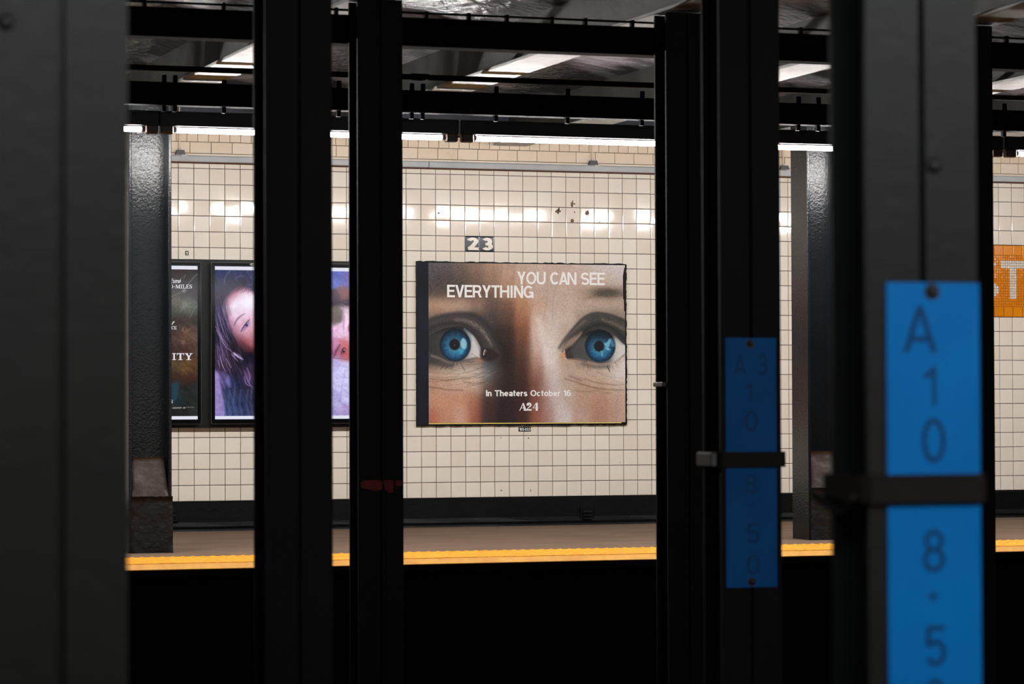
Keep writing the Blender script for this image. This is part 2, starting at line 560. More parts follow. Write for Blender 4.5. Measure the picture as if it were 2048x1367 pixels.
# ---- ceiling: slab with a slight sag between the beams
cs = MB()
XC0 = 3.847                         # centre of the first visible column of row C
beam_x = [XC0 + BAY * i for i in range(-5, 8)]
ceil_pts = []
sub = 10
xs = []
for i in range(len(beam_x) - 1):
    for j in range(sub):
        xs.append((beam_x[i] + BAY * j / sub, ZC + 0.10 * math.sin(math.pi * j / sub)))
xs.append((beam_x[-1], ZC))
ys = [-3.4, YW + 0.3]
cs.v = [(x, y, z) for x, z in xs for y in ys] + [(x, y, ZC + 0.3) for x, z in xs for y in ys]
nx = len(xs)
for i in range(nx - 1):
    cs.f.append((2 * i, 2 * i + 1, 2 * i + 3, 2 * i + 2))
    cs.f.append((2 * nx + 2 * i, 2 * nx + 2 * i + 2, 2 * nx + 2 * i + 3, 2 * nx + 2 * i + 1))
struct('ceiling', cs, M_CEIL)
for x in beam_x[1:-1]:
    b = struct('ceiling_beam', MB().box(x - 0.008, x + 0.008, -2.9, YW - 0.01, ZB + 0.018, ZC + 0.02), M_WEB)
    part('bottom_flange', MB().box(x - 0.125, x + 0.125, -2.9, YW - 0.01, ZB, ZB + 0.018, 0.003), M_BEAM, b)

# ================================================================== columns
def riveted_column(xc, y, M, label, ztop=ZB - 0.002, w=0.215, d=0.152):
    """two front and two rear angle bars held together by a web plate, a narrow slot showing on each face"""
    t = thing('steel_column', label, 'column', (xc, y + d / 2, ZBED), 'riveted columns between the tracks')
    h = w / 2
    for sx in (-1, 1):
        for fr in (0, 1):
            f = lambda q: y + q if fr == 0 else y + d - q
            pts = [(0.0068, 0), (h, 0), (h, 0.012), (0.0188, 0.015), (0.0188, 0.066), (0.0068, 0.066)]
            prof = [(xc + sx * a, f(b)) for a, b in pts]
            ar = sum(prof[i - 1][0] * prof[i][1] - prof[i][0] * prof[i - 1][1] for i in range(len(prof)))
            if ar < 0:
                prof = prof[::-1]
            n = len(prof)
            mb = MB().add([(a, b, ZBED) for a, b in prof] + [(a, b, ztop) for a, b in prof],
                          [tuple(range(n - 1, -1, -1)), tuple(range(n, 2 * n))] + [(i, (i + 1) % n, (i + 1) % n + n, i + n) for i in range(n)])
            part('angle_bar', mb, M, t)
    part('web_plate', MB().box(xc - 0.0062, xc + 0.0062, y + 0.014, y + d - 0.014, ZBED, ztop), M, t)
    part('base_plate', MB().box(xc - 0.17, xc + 0.17, y - 0.05, y + d + 0.05, ZBED, ZBED + 0.03, 0.004), M, t)
    return t


A2X, A1X = 2.3785, 0.8545
B2X, B1X = 3.8908, 2.3650
colA1 = riveted_column(A1X, YA, M_COL_NEAR, 'dark grey steel column, blurred and nearest, at the left edge without a sign')
colA2 = riveted_column(A2X, YA, M_COL_NEAR, 'dark grey steel column, blurred, carrying the larger blue sign on the right')
colB1 = riveted_column(B1X, YB, M_COL_DARK, 'black steel column in front of the lit advertising screens')
colB2 = riveted_column(B2X, YB, M_COL_DARK, 'black steel column carrying the smaller blue sign')
colC1 = riveted_column(XC0, YC, M_COL_DARK, 'black steel column left of the eyes poster with a red paint smear')
colC2 = riveted_column(XC0 + BAY, YC, M_COL_DARK, 'black steel column along the right side of the eyes poster opening')
colC3 = riveted_column(XC0 + 2 * BAY, YC, M_COL_DARK, 'black steel column behind the larger blue sign, left of the orange mosaic')
# details of single columns
p = at(1868, 331, YA)
part('rivet', MB().dome((p.x, YA, p.z), 0.014, 0.009, 10), M_BOLT, colA2, True)
p = at(12, 44, YA)
part('rivet', MB().dome((p.x, YA, p.z), 0.014, 0.009, 10), M_BOLT, colA1, True)
for poly in (((721, 964), (733, 960), (752, 959), (765, 962), (764, 978), (750, 981), (738, 978), (722, 975)),
             ((767, 961), (780, 958.5), (787, 962), (786, 984), (778, 985), (770, 978)),
             ((791, 961), (804, 960), (805, 970), (797, 972), (790, 969))):
    pts = [(at(a, b, YC).x, at(a, b, YC).z) for a, b in poly][::-1]
    part('paint_smear', MB().prism_y(pts, YC - 0.0012, YC + 0.001), M_RED, colC1, label='dull red smear of spray paint')
c2x = XC0 + BAY
zz = at(1324, 768, YC).z
part('side_bracket', MB().box(c2x - 0.128, c2x - 0.104, YC + 0.015, YC + 0.135, zz - 0.011, zz + 0.011, 0.003), M_BRACKET, colC2, label='small grey metal bracket')

def platform_column(x0, label):
    """rolled H column on the platform, its web facing the tracks, with a concrete filled foot"""
    x1 = x0 + 0.262
    y0, y1 = YD, YD + 0.257
    fz = floor_z(YD)
    ym = (y0 + y1) / 2
    t = thing('platform_column', label, 'column', ((x0 + x1) / 2, ym, fz), 'grey columns on the far platform')
    for a in (x0, x1 - 0.020):
        part('flange', MB().box(a, a + 0.020, y0, y1, fz - 0.002, ZB - 0.002, 0.004), M_COL_FAR, t)
    part('web', MB().box(x0 + 0.019, x1 - 0.019, ym - 0.008, ym + 0.008, fz, ZB - 0.002), M_COL_FAR, t)
    # concrete foot: rough front, leaning back towards the top
    for nm, za, zb, ya, yb, M_, xa, xb in (('concrete_foot', fz - 0.002, 0.318, y0 - 0.016, y0 - 0.006, M_PLINTH_D, x0 + 0.012, x1 + 0.004),
                                           ('worn_cap', 0.316, 0.552, y0 - 0.004, y0 + 0.055, M_PLINTH, x0 + 0.021, x1 - 0.021)):
        g = MB()
        nx_, nz_ = 8, 8
        for j in range(nz_ + 1):
            for i in range(nx_ + 1):
                u, v = i / nx_, j / nz_
                e = 0.0 if nm == 'worn_cap' and i in (0, nx_) else R.uniform(-1, 1) * 0.004
                shrink = 0.018 * v if nm == 'worn_cap' else 0
                g.v.append((xa + (xb - shrink - xa) * u, ya + (yb - ya) * v + e, za + (zb - za) * v))
        for j in range(nz_):
            for i in range(nx_):
                a = j * (nx_ + 1) + i
                g.f.append((a, a + 1, a + nx_ + 2, a + nx_ + 1))
        o = len(g.v)
        shr = 0.018 if nm == 'worn_cap' else 0
        g.v += [(xa, ym - 0.008, za), (xb, ym - 0.008, za), (xb - shr, ym - 0.008, zb), (xa, ym - 0.008, zb)]
        c0, c1, c2, c3 = 0, nx_, (nx_ + 1) * (nz_ + 1) - 1, (nx_ + 1) * nz_
        g.f.append(tuple([o + 3, o + 2] + [c3 + i for i in range(nx_, -1, -1)]))
        g.f.append(tuple([o] + [i * (nx_ + 1) for i in range(nz_ + 1)] + [o + 3]))
        g.f.append(tuple([o + 1, o + 2] + [i * (nx_ + 1) + nx_ for i in range(nz_, -1, -1)]))
        part(nm, g, M_, t, True)
    return t


platform_column(at(257.5, 700, YD).x, 'grey glossy column on the far platform beside the left screen')
platform_column(at(1616, 700, YD).x, 'grey glossy column on the far platform, right of the smaller blue sign')

# ================================================================== platform edge
ts = thing('tactile_strip', 'yellow bumpy warning strip along the far platform edge', 'tactile strip', ((X_MIN + X_MAX) / 2, YE + 0.3, floor_z(YE)))
xj = X_MIN
npan = 0
while xj < X_MAX - 0.1:
    xe = min(xj + 1.22, X_MAX)
    ya, yb = YE + 0.016, YE + 0.62
    za, zb = floor_z(ya), floor_z(yb)
    part('panel', MB().add([(xj, ya, za - .01), (xe - .003, ya, za - .01), (xe - .003, yb, zb - .01), (xj, yb, zb - .01), (xj, ya, za + .006), (xe - .003, ya, za + .006), (xe - .003, yb, zb + .006), (xj, yb, zb + .006)],
                           [(3, 2, 1, 0), (4, 5, 6, 7), (0, 1, 5, 4), (1, 2, 6, 5), (2, 3, 7, 6), (3, 0, 4, 7)]), M_YELLOW, ts)
    xj = xe
dm = MB()
nd = int((13.0 - 2.0) / 0.06)
for i in range(nd):
    for j in range(10):
        x, y = 2.0 + i * 0.06, YE + 0.045 + j * 0.06
        dm.dome((x, y, floor_z(y) + 0.0055), 0.018, 0.006, 6, 'z', 2)
do = part('bumps', dm, M_YELLOW, ts, True)
do['kind'] = 'stuff'
ze = floor_z(YE)
eb = thing('platform_edge_board', 'yellow painted edge board with dark timber below, along the far platform', 'edge board', (5.5, YE, ze - 0.075))
part('yellow_face', MB().prism_x([(YE - 0.030, ze - 0.030), (YE + 0.015, ze - 0.030), (YE + 0.015, ze + 0.003), (YE + 0.008, ze + 0.003), (YE - 0.020, ze - 0.018), (YE - 0.030, ze - 0.026)], X_MIN, X_MAX), M_YELLOW2, eb)
part('timber', MB().box(X_MIN, X_MAX, YE - 0.022, YE + 0.015, ze - 0.075, ze - 0.0305, 0.003), M_DARKWOOD, eb)

# ================================================================== overhead steel and services
YG = YC + 0.17
g0 = thing('longitudinal_girder', 'long black girder joining the tops of the middle row of columns', 'girder', (5.5, YG + .06, 2.5))
zt, zb_ = at(900, 38, YG).z, at(900, 95, YG).z
part('web', MB().box(X_MIN, X_MAX, YG + 0.05, YG + 0.06, zb_ + 0.01, zt - 0.01), M_STEEL_BLACK, g0)
part('top_flange', MB().box(X_MIN, X_MAX, YG, YG + 0.11, zt - 0.012, zt, 0.002), M_STEEL_BLACK, g0)
part('bottom_flange', MB().box(X_MIN, X_MAX, YG, YG + 0.11, zb_, zb_ + 0.012, 0.002), M_STEEL_BLACK, g0)
part('stiffener', MB().box(X_MIN, X_MAX, YG + 0.03, YG + 0.05, zb_ + 0.02, zt - 0.02), M_STEEL_BLACK, g0)
cb = thing('overhead_cable', 'thin black cable clamped along the top of the black girder', 'cable', (5.5, YG + .03, zt))
zc = at(900, 27, YG).z
part('cable', MB().tube((X_MIN, YG + 0.03, zc), (X_MAX, YG + 0.03, zc), 0.0055, 8), M_STEEL_BLACK, cb)
for px in (288, 447, 672, 852, 937, 1013, 1103, 1170, 1264, 1600, 1700, 2012):
    x = at(px, 30, YG + 0.03).x
    part('clamp', MB().box(x - 0.008, x + 0.008, YG + 0.015, YG + 0.045, zt, zc + 0.009, 0.002), M_STEEL_BLACK, cb)

YL = 16.65                             # line of lamps above the far platform edge
YK = 15.75                             # conduit and duct, in front of the lamps and below the beams
zr = lambda y: at(900, y, YK).z
cd = thing('conduit', 'upper black conduit hung above the row of lamps', 'conduit', (5.5, YK, zr(163)))
part('pipe', MB().tube((X_MIN, YK, zr(156.5)), (X_MAX, YK, zr(156.5)), 0.0165, 10), M_STEEL_BLACK, cd, True)
for i in range(10):
    x = X_MIN + 0.9 + i * 2.0
    part('coupling', MB().tube((x - 0.05, YK, zr(156.5)), (x + 0.05, YK, zr(156.5)), 0.021, 10), M_STEEL_BLACK, cd, True)
YQ = 16.45                             # duct, just in front of the lamps
zq = lambda y: at(900, y, YQ).z
dc = thing('cable_duct', 'black rectangular cable duct running above the row of lamps', 'cable duct', (5.5, YQ, zq(228)))
part('channel', MB().box(X_MIN, X_MAX, YQ, YQ + 0.09, zq(227), zq(187.5), 0.004), M_STEEL_BLACK, dc)
part('cover', MB().box(X_MIN, X_MAX, YQ - 0.006, YQ + 0.096, zq(187.5), zq(183), 0.002), M_STEEL_BLACK, dc)
for px in (330, 352, 450, 680, 826, 848, 995, 1138, 1287, 1600, 1640, 2012):
    x = at(px, 175, YQ).x
    part('hanger', MB().box(x - 0.012, x + 0.012, YQ + 0.01, YQ + 0.03, zq(183), ZB + 0.02, 0.002), M_STEEL_BLACK, dc)
    part('drop_rod', MB().box(x - 0.012, x + 0.012, YQ + 0.02, YQ + 0.05, zq(239), zq(227), 0.002), M_STEEL_BLACK, dc)


def lamp(xa, y, z, label, M_, group):
    t = thing('fluorescent_lamp', label, 'lamp', (xa + 0.81, y, z - 0.03), group)
    L = 1.60
    zh = z + 0.0185
    part('housing', MB().box(xa - 0.1035, xa + L + 0.1035, y - 0.018, y + 0.018, zh, zh + 0.088, 0.004), M_HOUSING, t)
    r, na = 0.0165, 12
    for nm, a0, a1, M2 in (('tube', 140, 400, M_), ('tube_light_shield', 40, 140, M_HOUSING)):  # opaque top arc, added to keep the tube's light off the housing
        arc_ = [(y + r * math.cos(math.radians(a0 + (a1 - a0) * q / na)), z + r * math.sin(math.radians(a0 + (a1 - a0) * q / na))) for q in range(na + 1)]
        mb = MB()
        mb.v = [(xa, a_, b_) for a_, b_ in arc_] + [(xa + L, a_, b_) for a_, b_ in arc_]
        n1 = na + 1
        mb.f = [(q, q + n1, q + n1 + 1, q + 1) for q in range(na)]
        part(nm, mb, M2, t, True)
    for s, x in ((-1, xa), (1, xa + L)):
        so = part('socket', MB().box(min(x + s * 0.022, x + s * 0.096), max(x + s * 0.022, x + s * 0.096), y - 0.026, y + 0.026, z - 0.026, zh + 0.004, 0.006), M_SOCKET, t)
        part('end_cap', MB().tube((x, y, z), (x + s * 0.024, y, z), 0.015, 12), M_SOCKET, so)
    return t


ZL = at(900, 275, YL).z
SX = YL / 16.9                          # the tube ends were read off at 16.9 m
G1 = 'fluorescent lamps above the far platform edge'
for xa, lab in ((0.095, 'fluorescent lamp over the far platform edge, hidden behind the nearest left column'),
                (1.935, 'fluorescent tube whose right end shows above the left grey platform column'),
                (3.770, 'fluorescent tube lit above the three advertising screens'),
                (5.615, 'fluorescent tube lit above the eyes poster'),
                (7.455, 'fluorescent tube lit above the right grey platform column'),
                (9.300, 'fluorescent tube above the orange mosaic lettering at the right edge'),
                (11.140, 'fluorescent tube over the far platform edge, past the right edge of the view')):
    lamp(xa * SX, YL, ZL, lab, M_TUBE, G1)
for i in range(7):
    lamp(-1.4 + i * 1.84, 2.0, 2.40, 'fluorescent tube over the near platform edge, overhead and behind the viewer', M_TUBE_N, 'fluorescent lamps above the near platform edge')

# ================================================================== things on the far wall
rw = thing('cable_raceway', 'grey metal raceway running along the wall above the cream tiles', 'raceway', (6, YW, 2.54))
xj0 = at(854.5, 330, YW).x
xx = xj0 - 3.05 * 3
while xx < X_MAX:
    part('cover', MB().box(max(xx, X_MIN) + 0.0015, min(xx + 3.05, X_MAX) - 0.0015, YW - 0.045, YW - 0.0005, 2.5490, 2.5905, 0.004), M_RACEWAY, rw)
    xx += 3.05
part('top_lip', MB().box(X_MIN, X_MAX, YW - 0.048, YW - 0.005, 2.5906, 2.5945, 0.001), M_RACEWAY, rw)
part('rusty_seal', MB().box(X_MIN, X_MAX, YW - 0.010, YW + 0.003, 2.5405, 2.5490), M_RUST, rw)
for px, lab in ((359, 'dark grey junction box on the raceway beside the left platform column'), (1184, 'dark grey junction box on the raceway above the eyes poster'), (1566, 'dark grey junction box on the raceway beside the right platform column')):
    p = at(px, 310 if px < 500 else (325 if px < 1300 else 330), YW)
    t = thing('junction_box', lab, 'junction box', (p.x, YW - 0.03, 2.595))
    pr = [(p.x - 0.036, 2.595), (p.x + 0.034, 2.595), (p.x + 0.026, 2.629), (p.x - 0.024, 2.629)]
    part('box', MB().prism_y(pr, YW - 0.04, YW - 0.002), M_BOXGREY, t)
    part('collar', MB().tube((p.x - 0.003, YW - 0.02, 2.629), (p.x - 0.003, YW - 0.02, 2.643), 0.010, 10), M_LIGHTGREY, t)
    part('pipe', MB().tube((p.x - 0.003, YW - 0.012, 2.643), (p.x - 0.003, YW - 0.012, ZC), 0.0055, 8), M_BLOCK, t)
    part('cover_plate', MB().box(p.x + 0.004, p.x + 0.05, YW - 0.046, YW - 0.041, 2.583, 2.598, 0.002), M_LIGHTGREY, t)
for (px0, px1, py0, py1, lab) in ((332, 357, 1024, 1045, 'small black louvred plate on the baseboard beside the left platform column'), (1160, 1188, 1014, 1045, 'small black louvred plate on the baseboard below the eyes poster')):
    a, b = at(px0, py1, YW - 0.03), at(px1, py0, YW - 0.03)
    t = thing('louvred_plate', lab, 'vent', ((a.x + b.x) / 2, YW - 0.03, a.z))
    part('plate', MB().box(a.x, b.x, YW - 0.034, YW - 0.0215, a.z, b.z, 0.003), M_BLACK_PAINT, t)
    for q in range(3):
        z = a.z + (b.z - a.z) * (0.35 + 0.22 * q)
        part('slat', MB().add([(a.x + .02, YW - .035, z), (b.x - .02, YW - .035, z), (b.x - .02, YW - .05, z - .012), (a.x + .02, YW - .05, z - .012), (a.x + .02, YW - .035, z + .003), (b.x - .02, YW - .035, z + .003), (b.x - .02, YW - .05, z - .009), (a.x + .02, YW - .05, z - .009)],
                              [(0, 1, 2, 3), (7, 6, 5, 4), (0, 4, 5, 1), (1, 5, 6, 2), (2, 6, 7, 3), (3, 7, 4, 0)]), M_COL_FAR, t)


# ---- lettering: bold sans capitals, small letters and figures built from strokes
def earc(cx, cy, rx, ry, a0, a1, n=14):
    return [(cx + rx * math.cos(math.radians(a0 + (a1 - a0) * i / n)), cy + ry * math.sin(math.radians(a0 + (a1 - a0) * i / n))) for i in range(n + 1)]


def glyph_lines(ch, s):
    """(advance width, centre lines) of a character of cap height 1 and stroke width s"""
    h = s / 2
    q = (1 - s) / 4
    xh = 0.73
    qx = (xh - s) / 4
    m = (1 - s) / 2
    mx_ = (xh - s) / 2

    def E(w, y0=0.0, y1=1.0, a0=0, a1=360):
        return earc(w / 2, (y0 + y1) / 2, w / 2 - h, (y1 - y0) / 2 - h, a0, a1, 24)

    def Sline(w, top, qq):
        return earc(w / 2, top - h - qq, w / 2 - h, qq, 25, 270, 14) + earc(w / 2, h + qq, w / 2 - h, qq, 90, -155, 14)[1:]
    t = s * 1.06
    G = {
        'A': (.72, [('P', [(0, 0), (t, 0), (.36 + t * .46, 1), (.36 - t * .46, 1)]), ('P', [(.72 - t, 0), (.72, 0), (.36 + t * .46, 1), (.36 - t * .46, 1)]), [(.16, .29), (.56, .29)]]),
        'C': (.74, [E(.74, a0=42, a1=318)]),
        'D': (.72, [[(h, 0), (h, 1)], [(h, h), (.36, h)], [(h, 1 - h), (.36, 1 - h)], earc(.36, .5, .36 - h, .5 - h, -90, 90)]),
        'E': (.60, [[(h, 0), (h, 1)], [(0, h), (.60, h)], [(0, 1 - h), (.60, 1 - h)], [(0, .52), (.55, .52)]]),
        'F': (.58, [[(h, 0), (h, 1)], [(0, 1 - h), (.58, 1 - h)], [(0, .50), (.52, .50)]]),
        'G': (.78, [E(.78, a0=42, a1=325), [(.43, .44), (.78 - h * .6, .44)], [(.78 - h, .48), (.78 - h, 0)]]),
        'H': (.72, [[(h, 0), (h, 1)], [(.72 - h, 0), (.72 - h, 1)], [(h, .52), (.72 - h, .52)]]),
        'I': (s, [[(h, 0), (h, 1)]]),
        'N': (.72, [[(h, 0), (h, 1)], [(.72 - h, 0), (.72 - h, 1)], ('P', [(0, 1), (.72 - t * 1.1, 0), (.72, 0), (t * 1.1, 1)])]),
        'O': (.80, [E(.80)]),
        'R': (.70, [[(h, 0), (h, 1)], [(h, 1 - h), (.42, 1 - h)], [(h, .46), (.42, .46)], earc(.42, (1 - h + .46) / 2, .66 - h - .42, (1 - h - .46) / 2, -90, 90), ('P', [(.34, .46), (.34 + t, .46), (.70, 0), (.70 - t * 1.08, 0)])]),
        'S': (.67, [Sline(.67, 1, q)]),
        'T': (.64, [[(0, 1 - h), (.64, 1 - h)], [(.32, 0), (.32, 1)]]),
        'U': (.72, [[(h, 1), (h, .36)] + earc(.36, .36, .36 - h, .36 - h, 180, 360) + [(.72 - h, 1)]]),
        'V': (.68, [('P', [(.34 - t * .46, 0), (.34 + t * .46, 0), (t, 1), (0, 1)]), ('P', [(.34 - t * .46, 0), (.34 + t * .46, 0), (.68, 1), (.68 - t, 1)])]),
        'Y': (.68, [('P', [(0, 1), (.34 - h, .38), (.34 + h, .40), (t * 1.1, 1)]), ('P', [(.68, 1), (.68 - t * 1.1, 1), (.34 - h, .40), (.34 + h, .38)]), [(.34, .42), (.34, 0)]]),
        'n': (.52, [[(h, 0), (h, xh)], earc(.26, xh - .26, .26 - h, .26 - h, 180, 0) + [(.52 - h, 0)]]),
        'm': (.80, [[(h, 0), (h, xh)], earc(.235, xh - .21, .235 - h, .21 - h, 180, 0) + [(.47 - h, 0)], earc(.565, xh - .21, .235 - h, .21 - h, 180, 0) + [(.80 - h, 0)]]),
        'h': (.52, [[(h, 0), (h, 1)], earc(.26, xh - .26, .26 - h, .26 - h, 180, 0) + [(.52 - h, 0)]]),
        'e': (.55, [[(h, xh * .5), (.55 - h, xh * .5)], [(.55 - h, xh * .5)] + E(.55, 0, xh, 8, 318)]),
        'a': (.53, [[(.53 - h, 0), (.53 - h, .48)], earc(.265, xh - .25, .265 - h, .25 - h, 0, 155), earc(.24, .215, .24 - h, .215 - h, 20, 380)]),
        't': (.34, [[(.15, .95), (.15, .20)] + earc(.27, .20, .12, .20 - h, 180, 270), [(0, xh - h * .8), (.34, xh - h * .8)]]),
        'f': (.36, [[(.13, -.15), (.13, .80)] + earc(.25, .80, .12, .20 - h, 180, 70), [(0, xh - h), (.34, xh - h)]]),
        'r': (.36, [[(h, 0), (h, xh)], earc(.30, xh - .30, .30 - h, .30 - h, 180, 85)]),
        's': (.49, [Sline(.49, xh, qx)]),
        'c': (.53, [E(.53, 0, xh, 45, 315)]),
        'o': (.57, [E(.57, 0, xh)]),
        'b': (.56, [[(h, 0), (h, 1)], E(.56, 0, xh)]),
        '0': (.58, [E(.58)]),
        '1': (.36, [[(.36 - h, 0), (.36 - h, 1)], [(0, .76), (.14, .78), (.36 - h, .96)]]),
        '2': (.58, [earc(.29, 1 - .29, .29 - h, .29 - h, 165, -30) + [(.30, .34), (h, h)], [(h * .6, h), (.58, h)]]),
        '3': (.58, [earc(.28, 1 - h - q, .26 - h, q, 150, -80), earc(.29, h + q, .29 - h, q, 80, -150), [(.20, .5), (.33, .5)]]),
        '5': (.58, [[(.54, 1 - h), (.12, 1 - h), (.085, .50)], earc(.29, .33, .29 - h, .33 - h, 140, -150)]),
        '6': (.58, [earc(.29, .32, .29 - h, .32 - h, 0, 360, 20), earc(.33, .50, .33 - h, .50 - h, 55, 185)]),
        '8': (.58, [earc(.29, 1 - h - q * .94, .26 - h, q * .94, 0, 360, 20), earc(.29, h + q * 1.06, .29 - h, q * 1.06, 0, 360, 20)]),
        '-': (.34, [[(0, .40), (.34, .40)]]),
        '+': (.60, [[(0, .5), (.60, .5)], [(.30, .2), (.30, .8)]]),
        ' ': (.30, [])}
    G['é'] = (.55, G['e'][1] + [[(.26, .84), (.36, 1.02)]])
    return G[ch]


def stroke_faces(mb, pts, s, f, y):
    """flat ribbon of width s along pts, mitred; f maps glyph units to the wall"""
    if pts[0] == 'P':
        o = len(mb.v)
        q = [f(*p) for p in pts[1]]
        if sum(q[i - 1][0] * q[i][1] - q[i][0] * q[i - 1][1] for i in range(len(q))) < 0:
            q = q[::-1]
        mb.v += [(a, y, b) for a, b in q]
        mb.f.append(tuple(range(o, o + len(q))))
        return
    pts = [p for i, p in enumerate(pts) if i == 0 or math.hypot(p[0] - pts[i - 1][0], p[1] - pts[i - 1][1]) > 1e-6]
    n = len(pts)
    closed = n > 3 and math.hypot(pts[0][0] - pts[-1][0], pts[0][1] - pts[-1][1]) < 1e-6
    L, Rr = [], []
    for i in range(n):
        a = pts[i - 1] if i > 0 else (pts[-2] if closed else None)
        b = pts[i + 1] if i < n - 1 else (pts[1] if closed else None)
        d1 = None if a is None else Vector((pts[i][0] - a[0], pts[i][1] - a[1])).normalized()
        d2 = None if b is None else Vector((b[0] - pts[i][0], b[1] - pts[i][1])).normalized()
        d1 = d2 if d1 is None else d1
        d2 = d1 if d2 is None else d2
        nn = Vector((-(d1.y + d2.y), d1.x + d2.x))
        nn = nn.normalized() if nn.length > 1e-6 else Vector((-d1.y, d1.x))
        k = min(1.0 / max(0.5, nn.dot(Vector((-d1.y, d1.x)))), 1.6) * s / 2
        L.append((pts[i][0] + nn.x * k, pts[i][1] + nn.y * k))
        Rr.append((pts[i][0] - nn.x * k, pts[i][1] - nn.y * k))
    o = len(mb.v)
    for p in L + Rr:
        X, Z = f(*p)
        mb.v.append((X, y, Z))
    for i in range(n - 1):
        mb.f.append((o + n + i, o + n + i + 1, o + i + 1, o + i))


def glyph_box(ch, x0, x1, z0, z1, y, s, thick=0.0, shear=0.0):
    w_, lines = glyph_lines(ch, s)
    mb = MB()
    f = lambda u, v: (x0 + (u + shear * v) / w_ * (x1 - x0), z0 + v * (z1 - z0))
    for q, P in enumerate(lines):
        stroke_faces(mb, P, s, f, y - q * 0.00012)
    if thick > 0:
        n = len(mb.v)
        edge = set()
        for q in mb.f:
            for i in range(4):
                edge.add((q[i], q[(i + 1) % 4]))
        mb.v += [(a, y + thick, b) for a, _, b in list(mb.v)]
        for a, b in edge:
            if (b, a) not in edge:
                mb.f.append((b, a, a + n, b + n))
    return mb


def glyph_px(ch, px0, px1, py0, py1, y, s, shear=0.0):
    a, b = at(px0, py1, y), at(px1, py0, y)
    return glyph_box(ch, a.x, b.x, a.z, b.z, y, s, 0.0, shear)


def words(name, text, px0, px1, py0, py1, y, s, M_, parent, shear=0.0, gap=0.05):
    a, b = at(px0, py1, y), at(px1, py0, y)
    kern = [gap - (0.07 if 'A' in text[i:i + 2] and ' ' not in text[i:i + 2] else 0) + (0.07 if text[i:i + 2] in ('HI', 'IN') else 0) for i in range(len(text))]
    tot = sum(glyph_lines(c, s)[0] for c in text) + sum(kern[:-1])
    k = (b.x - a.x) / tot
    u = 0.0
    for c, kn in zip(text, kern):
        w_ = glyph_lines(c, s)[0]
        if c != ' ':
            part(name, glyph_box(c, a.x + u * k, a.x + (u + w_) * k, a.z, b.z, y, s, 0.0, shear), M_, parent)
        u += w_ + kn


# number tiles
for k, ch, lab in ((19, '2', 'navy tile with a raised white figure two, above the eyes poster'), (20, '3', 'navy tile with a raised white figure three, above the eyes poster')):
    xc, zc_ = tx(k) + TP / 2, tz(4) - TP / 2
    t = thing('number_tile', lab, 'tile', (xc, YW, zc_ - TP / 2))
    vs, fs = tile_shape(TP - 0.001, TP - 0.001, 0, 0, 0.008)
    part('tile', MB().add([(x + xc, y * 1.0 + YW - 0.001, z + zc_) for x, y, z in vs], fs), M_NAVY, t)
    part('figure', glyph_box(ch, xc - 0.043, xc + 0.044, zc_ - 0.045, zc_ + 0.045, YW - 0.0062, 0.225, 0.004), M_DIGIT, t)
t = thing('number_plate', 'tiny black plate with a white figure one above the left screen', 'plate', (at(374, 510, YW).x, YW, at(374, 510, YW).z))
a, b = at(370.3, 510.3, YW), at(377, 501.5, YW)
part('plate', MB().box(a.x, b.x, YW - 0.002, YW + 0.001, a.z, b.z), M_INK, t)
part('figure', glyph_px('1', 372.2, 375.0, 503.2, 509.0, YW - 0.0025, 0.20), M_WHITE, t)
t = thing('serial_plate', 'small black plate with white digits just below the eyes poster', 'plate', (at(1050, 862, YW).x, YW, at(1050, 862, YW).z))
a, b = at(1037.5, 862.4, YW - 0.004), at(1061.6, 853.6, YW - 0.004)
part('plate', MB().box(a.x, b.x, YW - 0.004, YW + 0.001, a.z, b.z), M_INK, t)
words('digit', '165-033', 1039, 1060.4, 855.2, 861, YW - 0.0045, 0.17, M_WHITE, t)

# ---- mosaic tablet with the station lettering
tb = thing('mosaic_tablet', 'orange mosaic tablet with white letters at the right edge of the wall', 'mosaic', (tx(60), YW, tz(9)))
xa, xb = tx(TABLET[0]), tx(TABLET[1])
ztop, zbot = tz(TABLET[2]), tz(TABLET[3])
bh = 0.0795
mt, mtb = [], []
p18 = at(2026.6, 500, YW).x - at(2008, 500, YW).x
xj = at(2007, 500, YW).x
i0 = int((xa - xj) / p18) - 0
shared = []
for i in range(4):
    vs, fs = tile_shape(p18 - 0.004, bh - 0.004, R.uniform(-1, 1) * 0.005, R.uniform(-1, 1) * 0.005, 0.003)
    me = MB().add(vs, fs).mesh('border_tile')
    me.materials.append(M_ORANGE)
    shared.append(me)
n = i0
while xj + (n + 1) * p18 < xb:
    for zc_ in (ztop - bh / 2 - 0.001, zbot + bh / 2 + 0.001):
        o = bpy.data.objects.new('border_tile', R.choice(shared))
        o.location = Vector((xj + (n + 0.5) * p18, YW, zc_)) - ORIG[tb.name]
        link(o, tb)
    n += 1
tp = 0.0190
x_t0 = at(2001.5, 529, YW).x
x_stem0, x_stem1 = at(2019.8, 570, YW).x, at(2034.2, 570, YW).x
z_top, z_bar, z_bot = at(2022, 521.5, YW).z, at(2022, 536.9, YW).z, at(2022, 600, YW).z
x_t1 = x_stem0 + x_stem1 - x_t0
sx1 = at(1997.2, 578, YW).x            # right extreme of the S
s_h = z_top - z_bot
sc_x = sx1 - 0.092


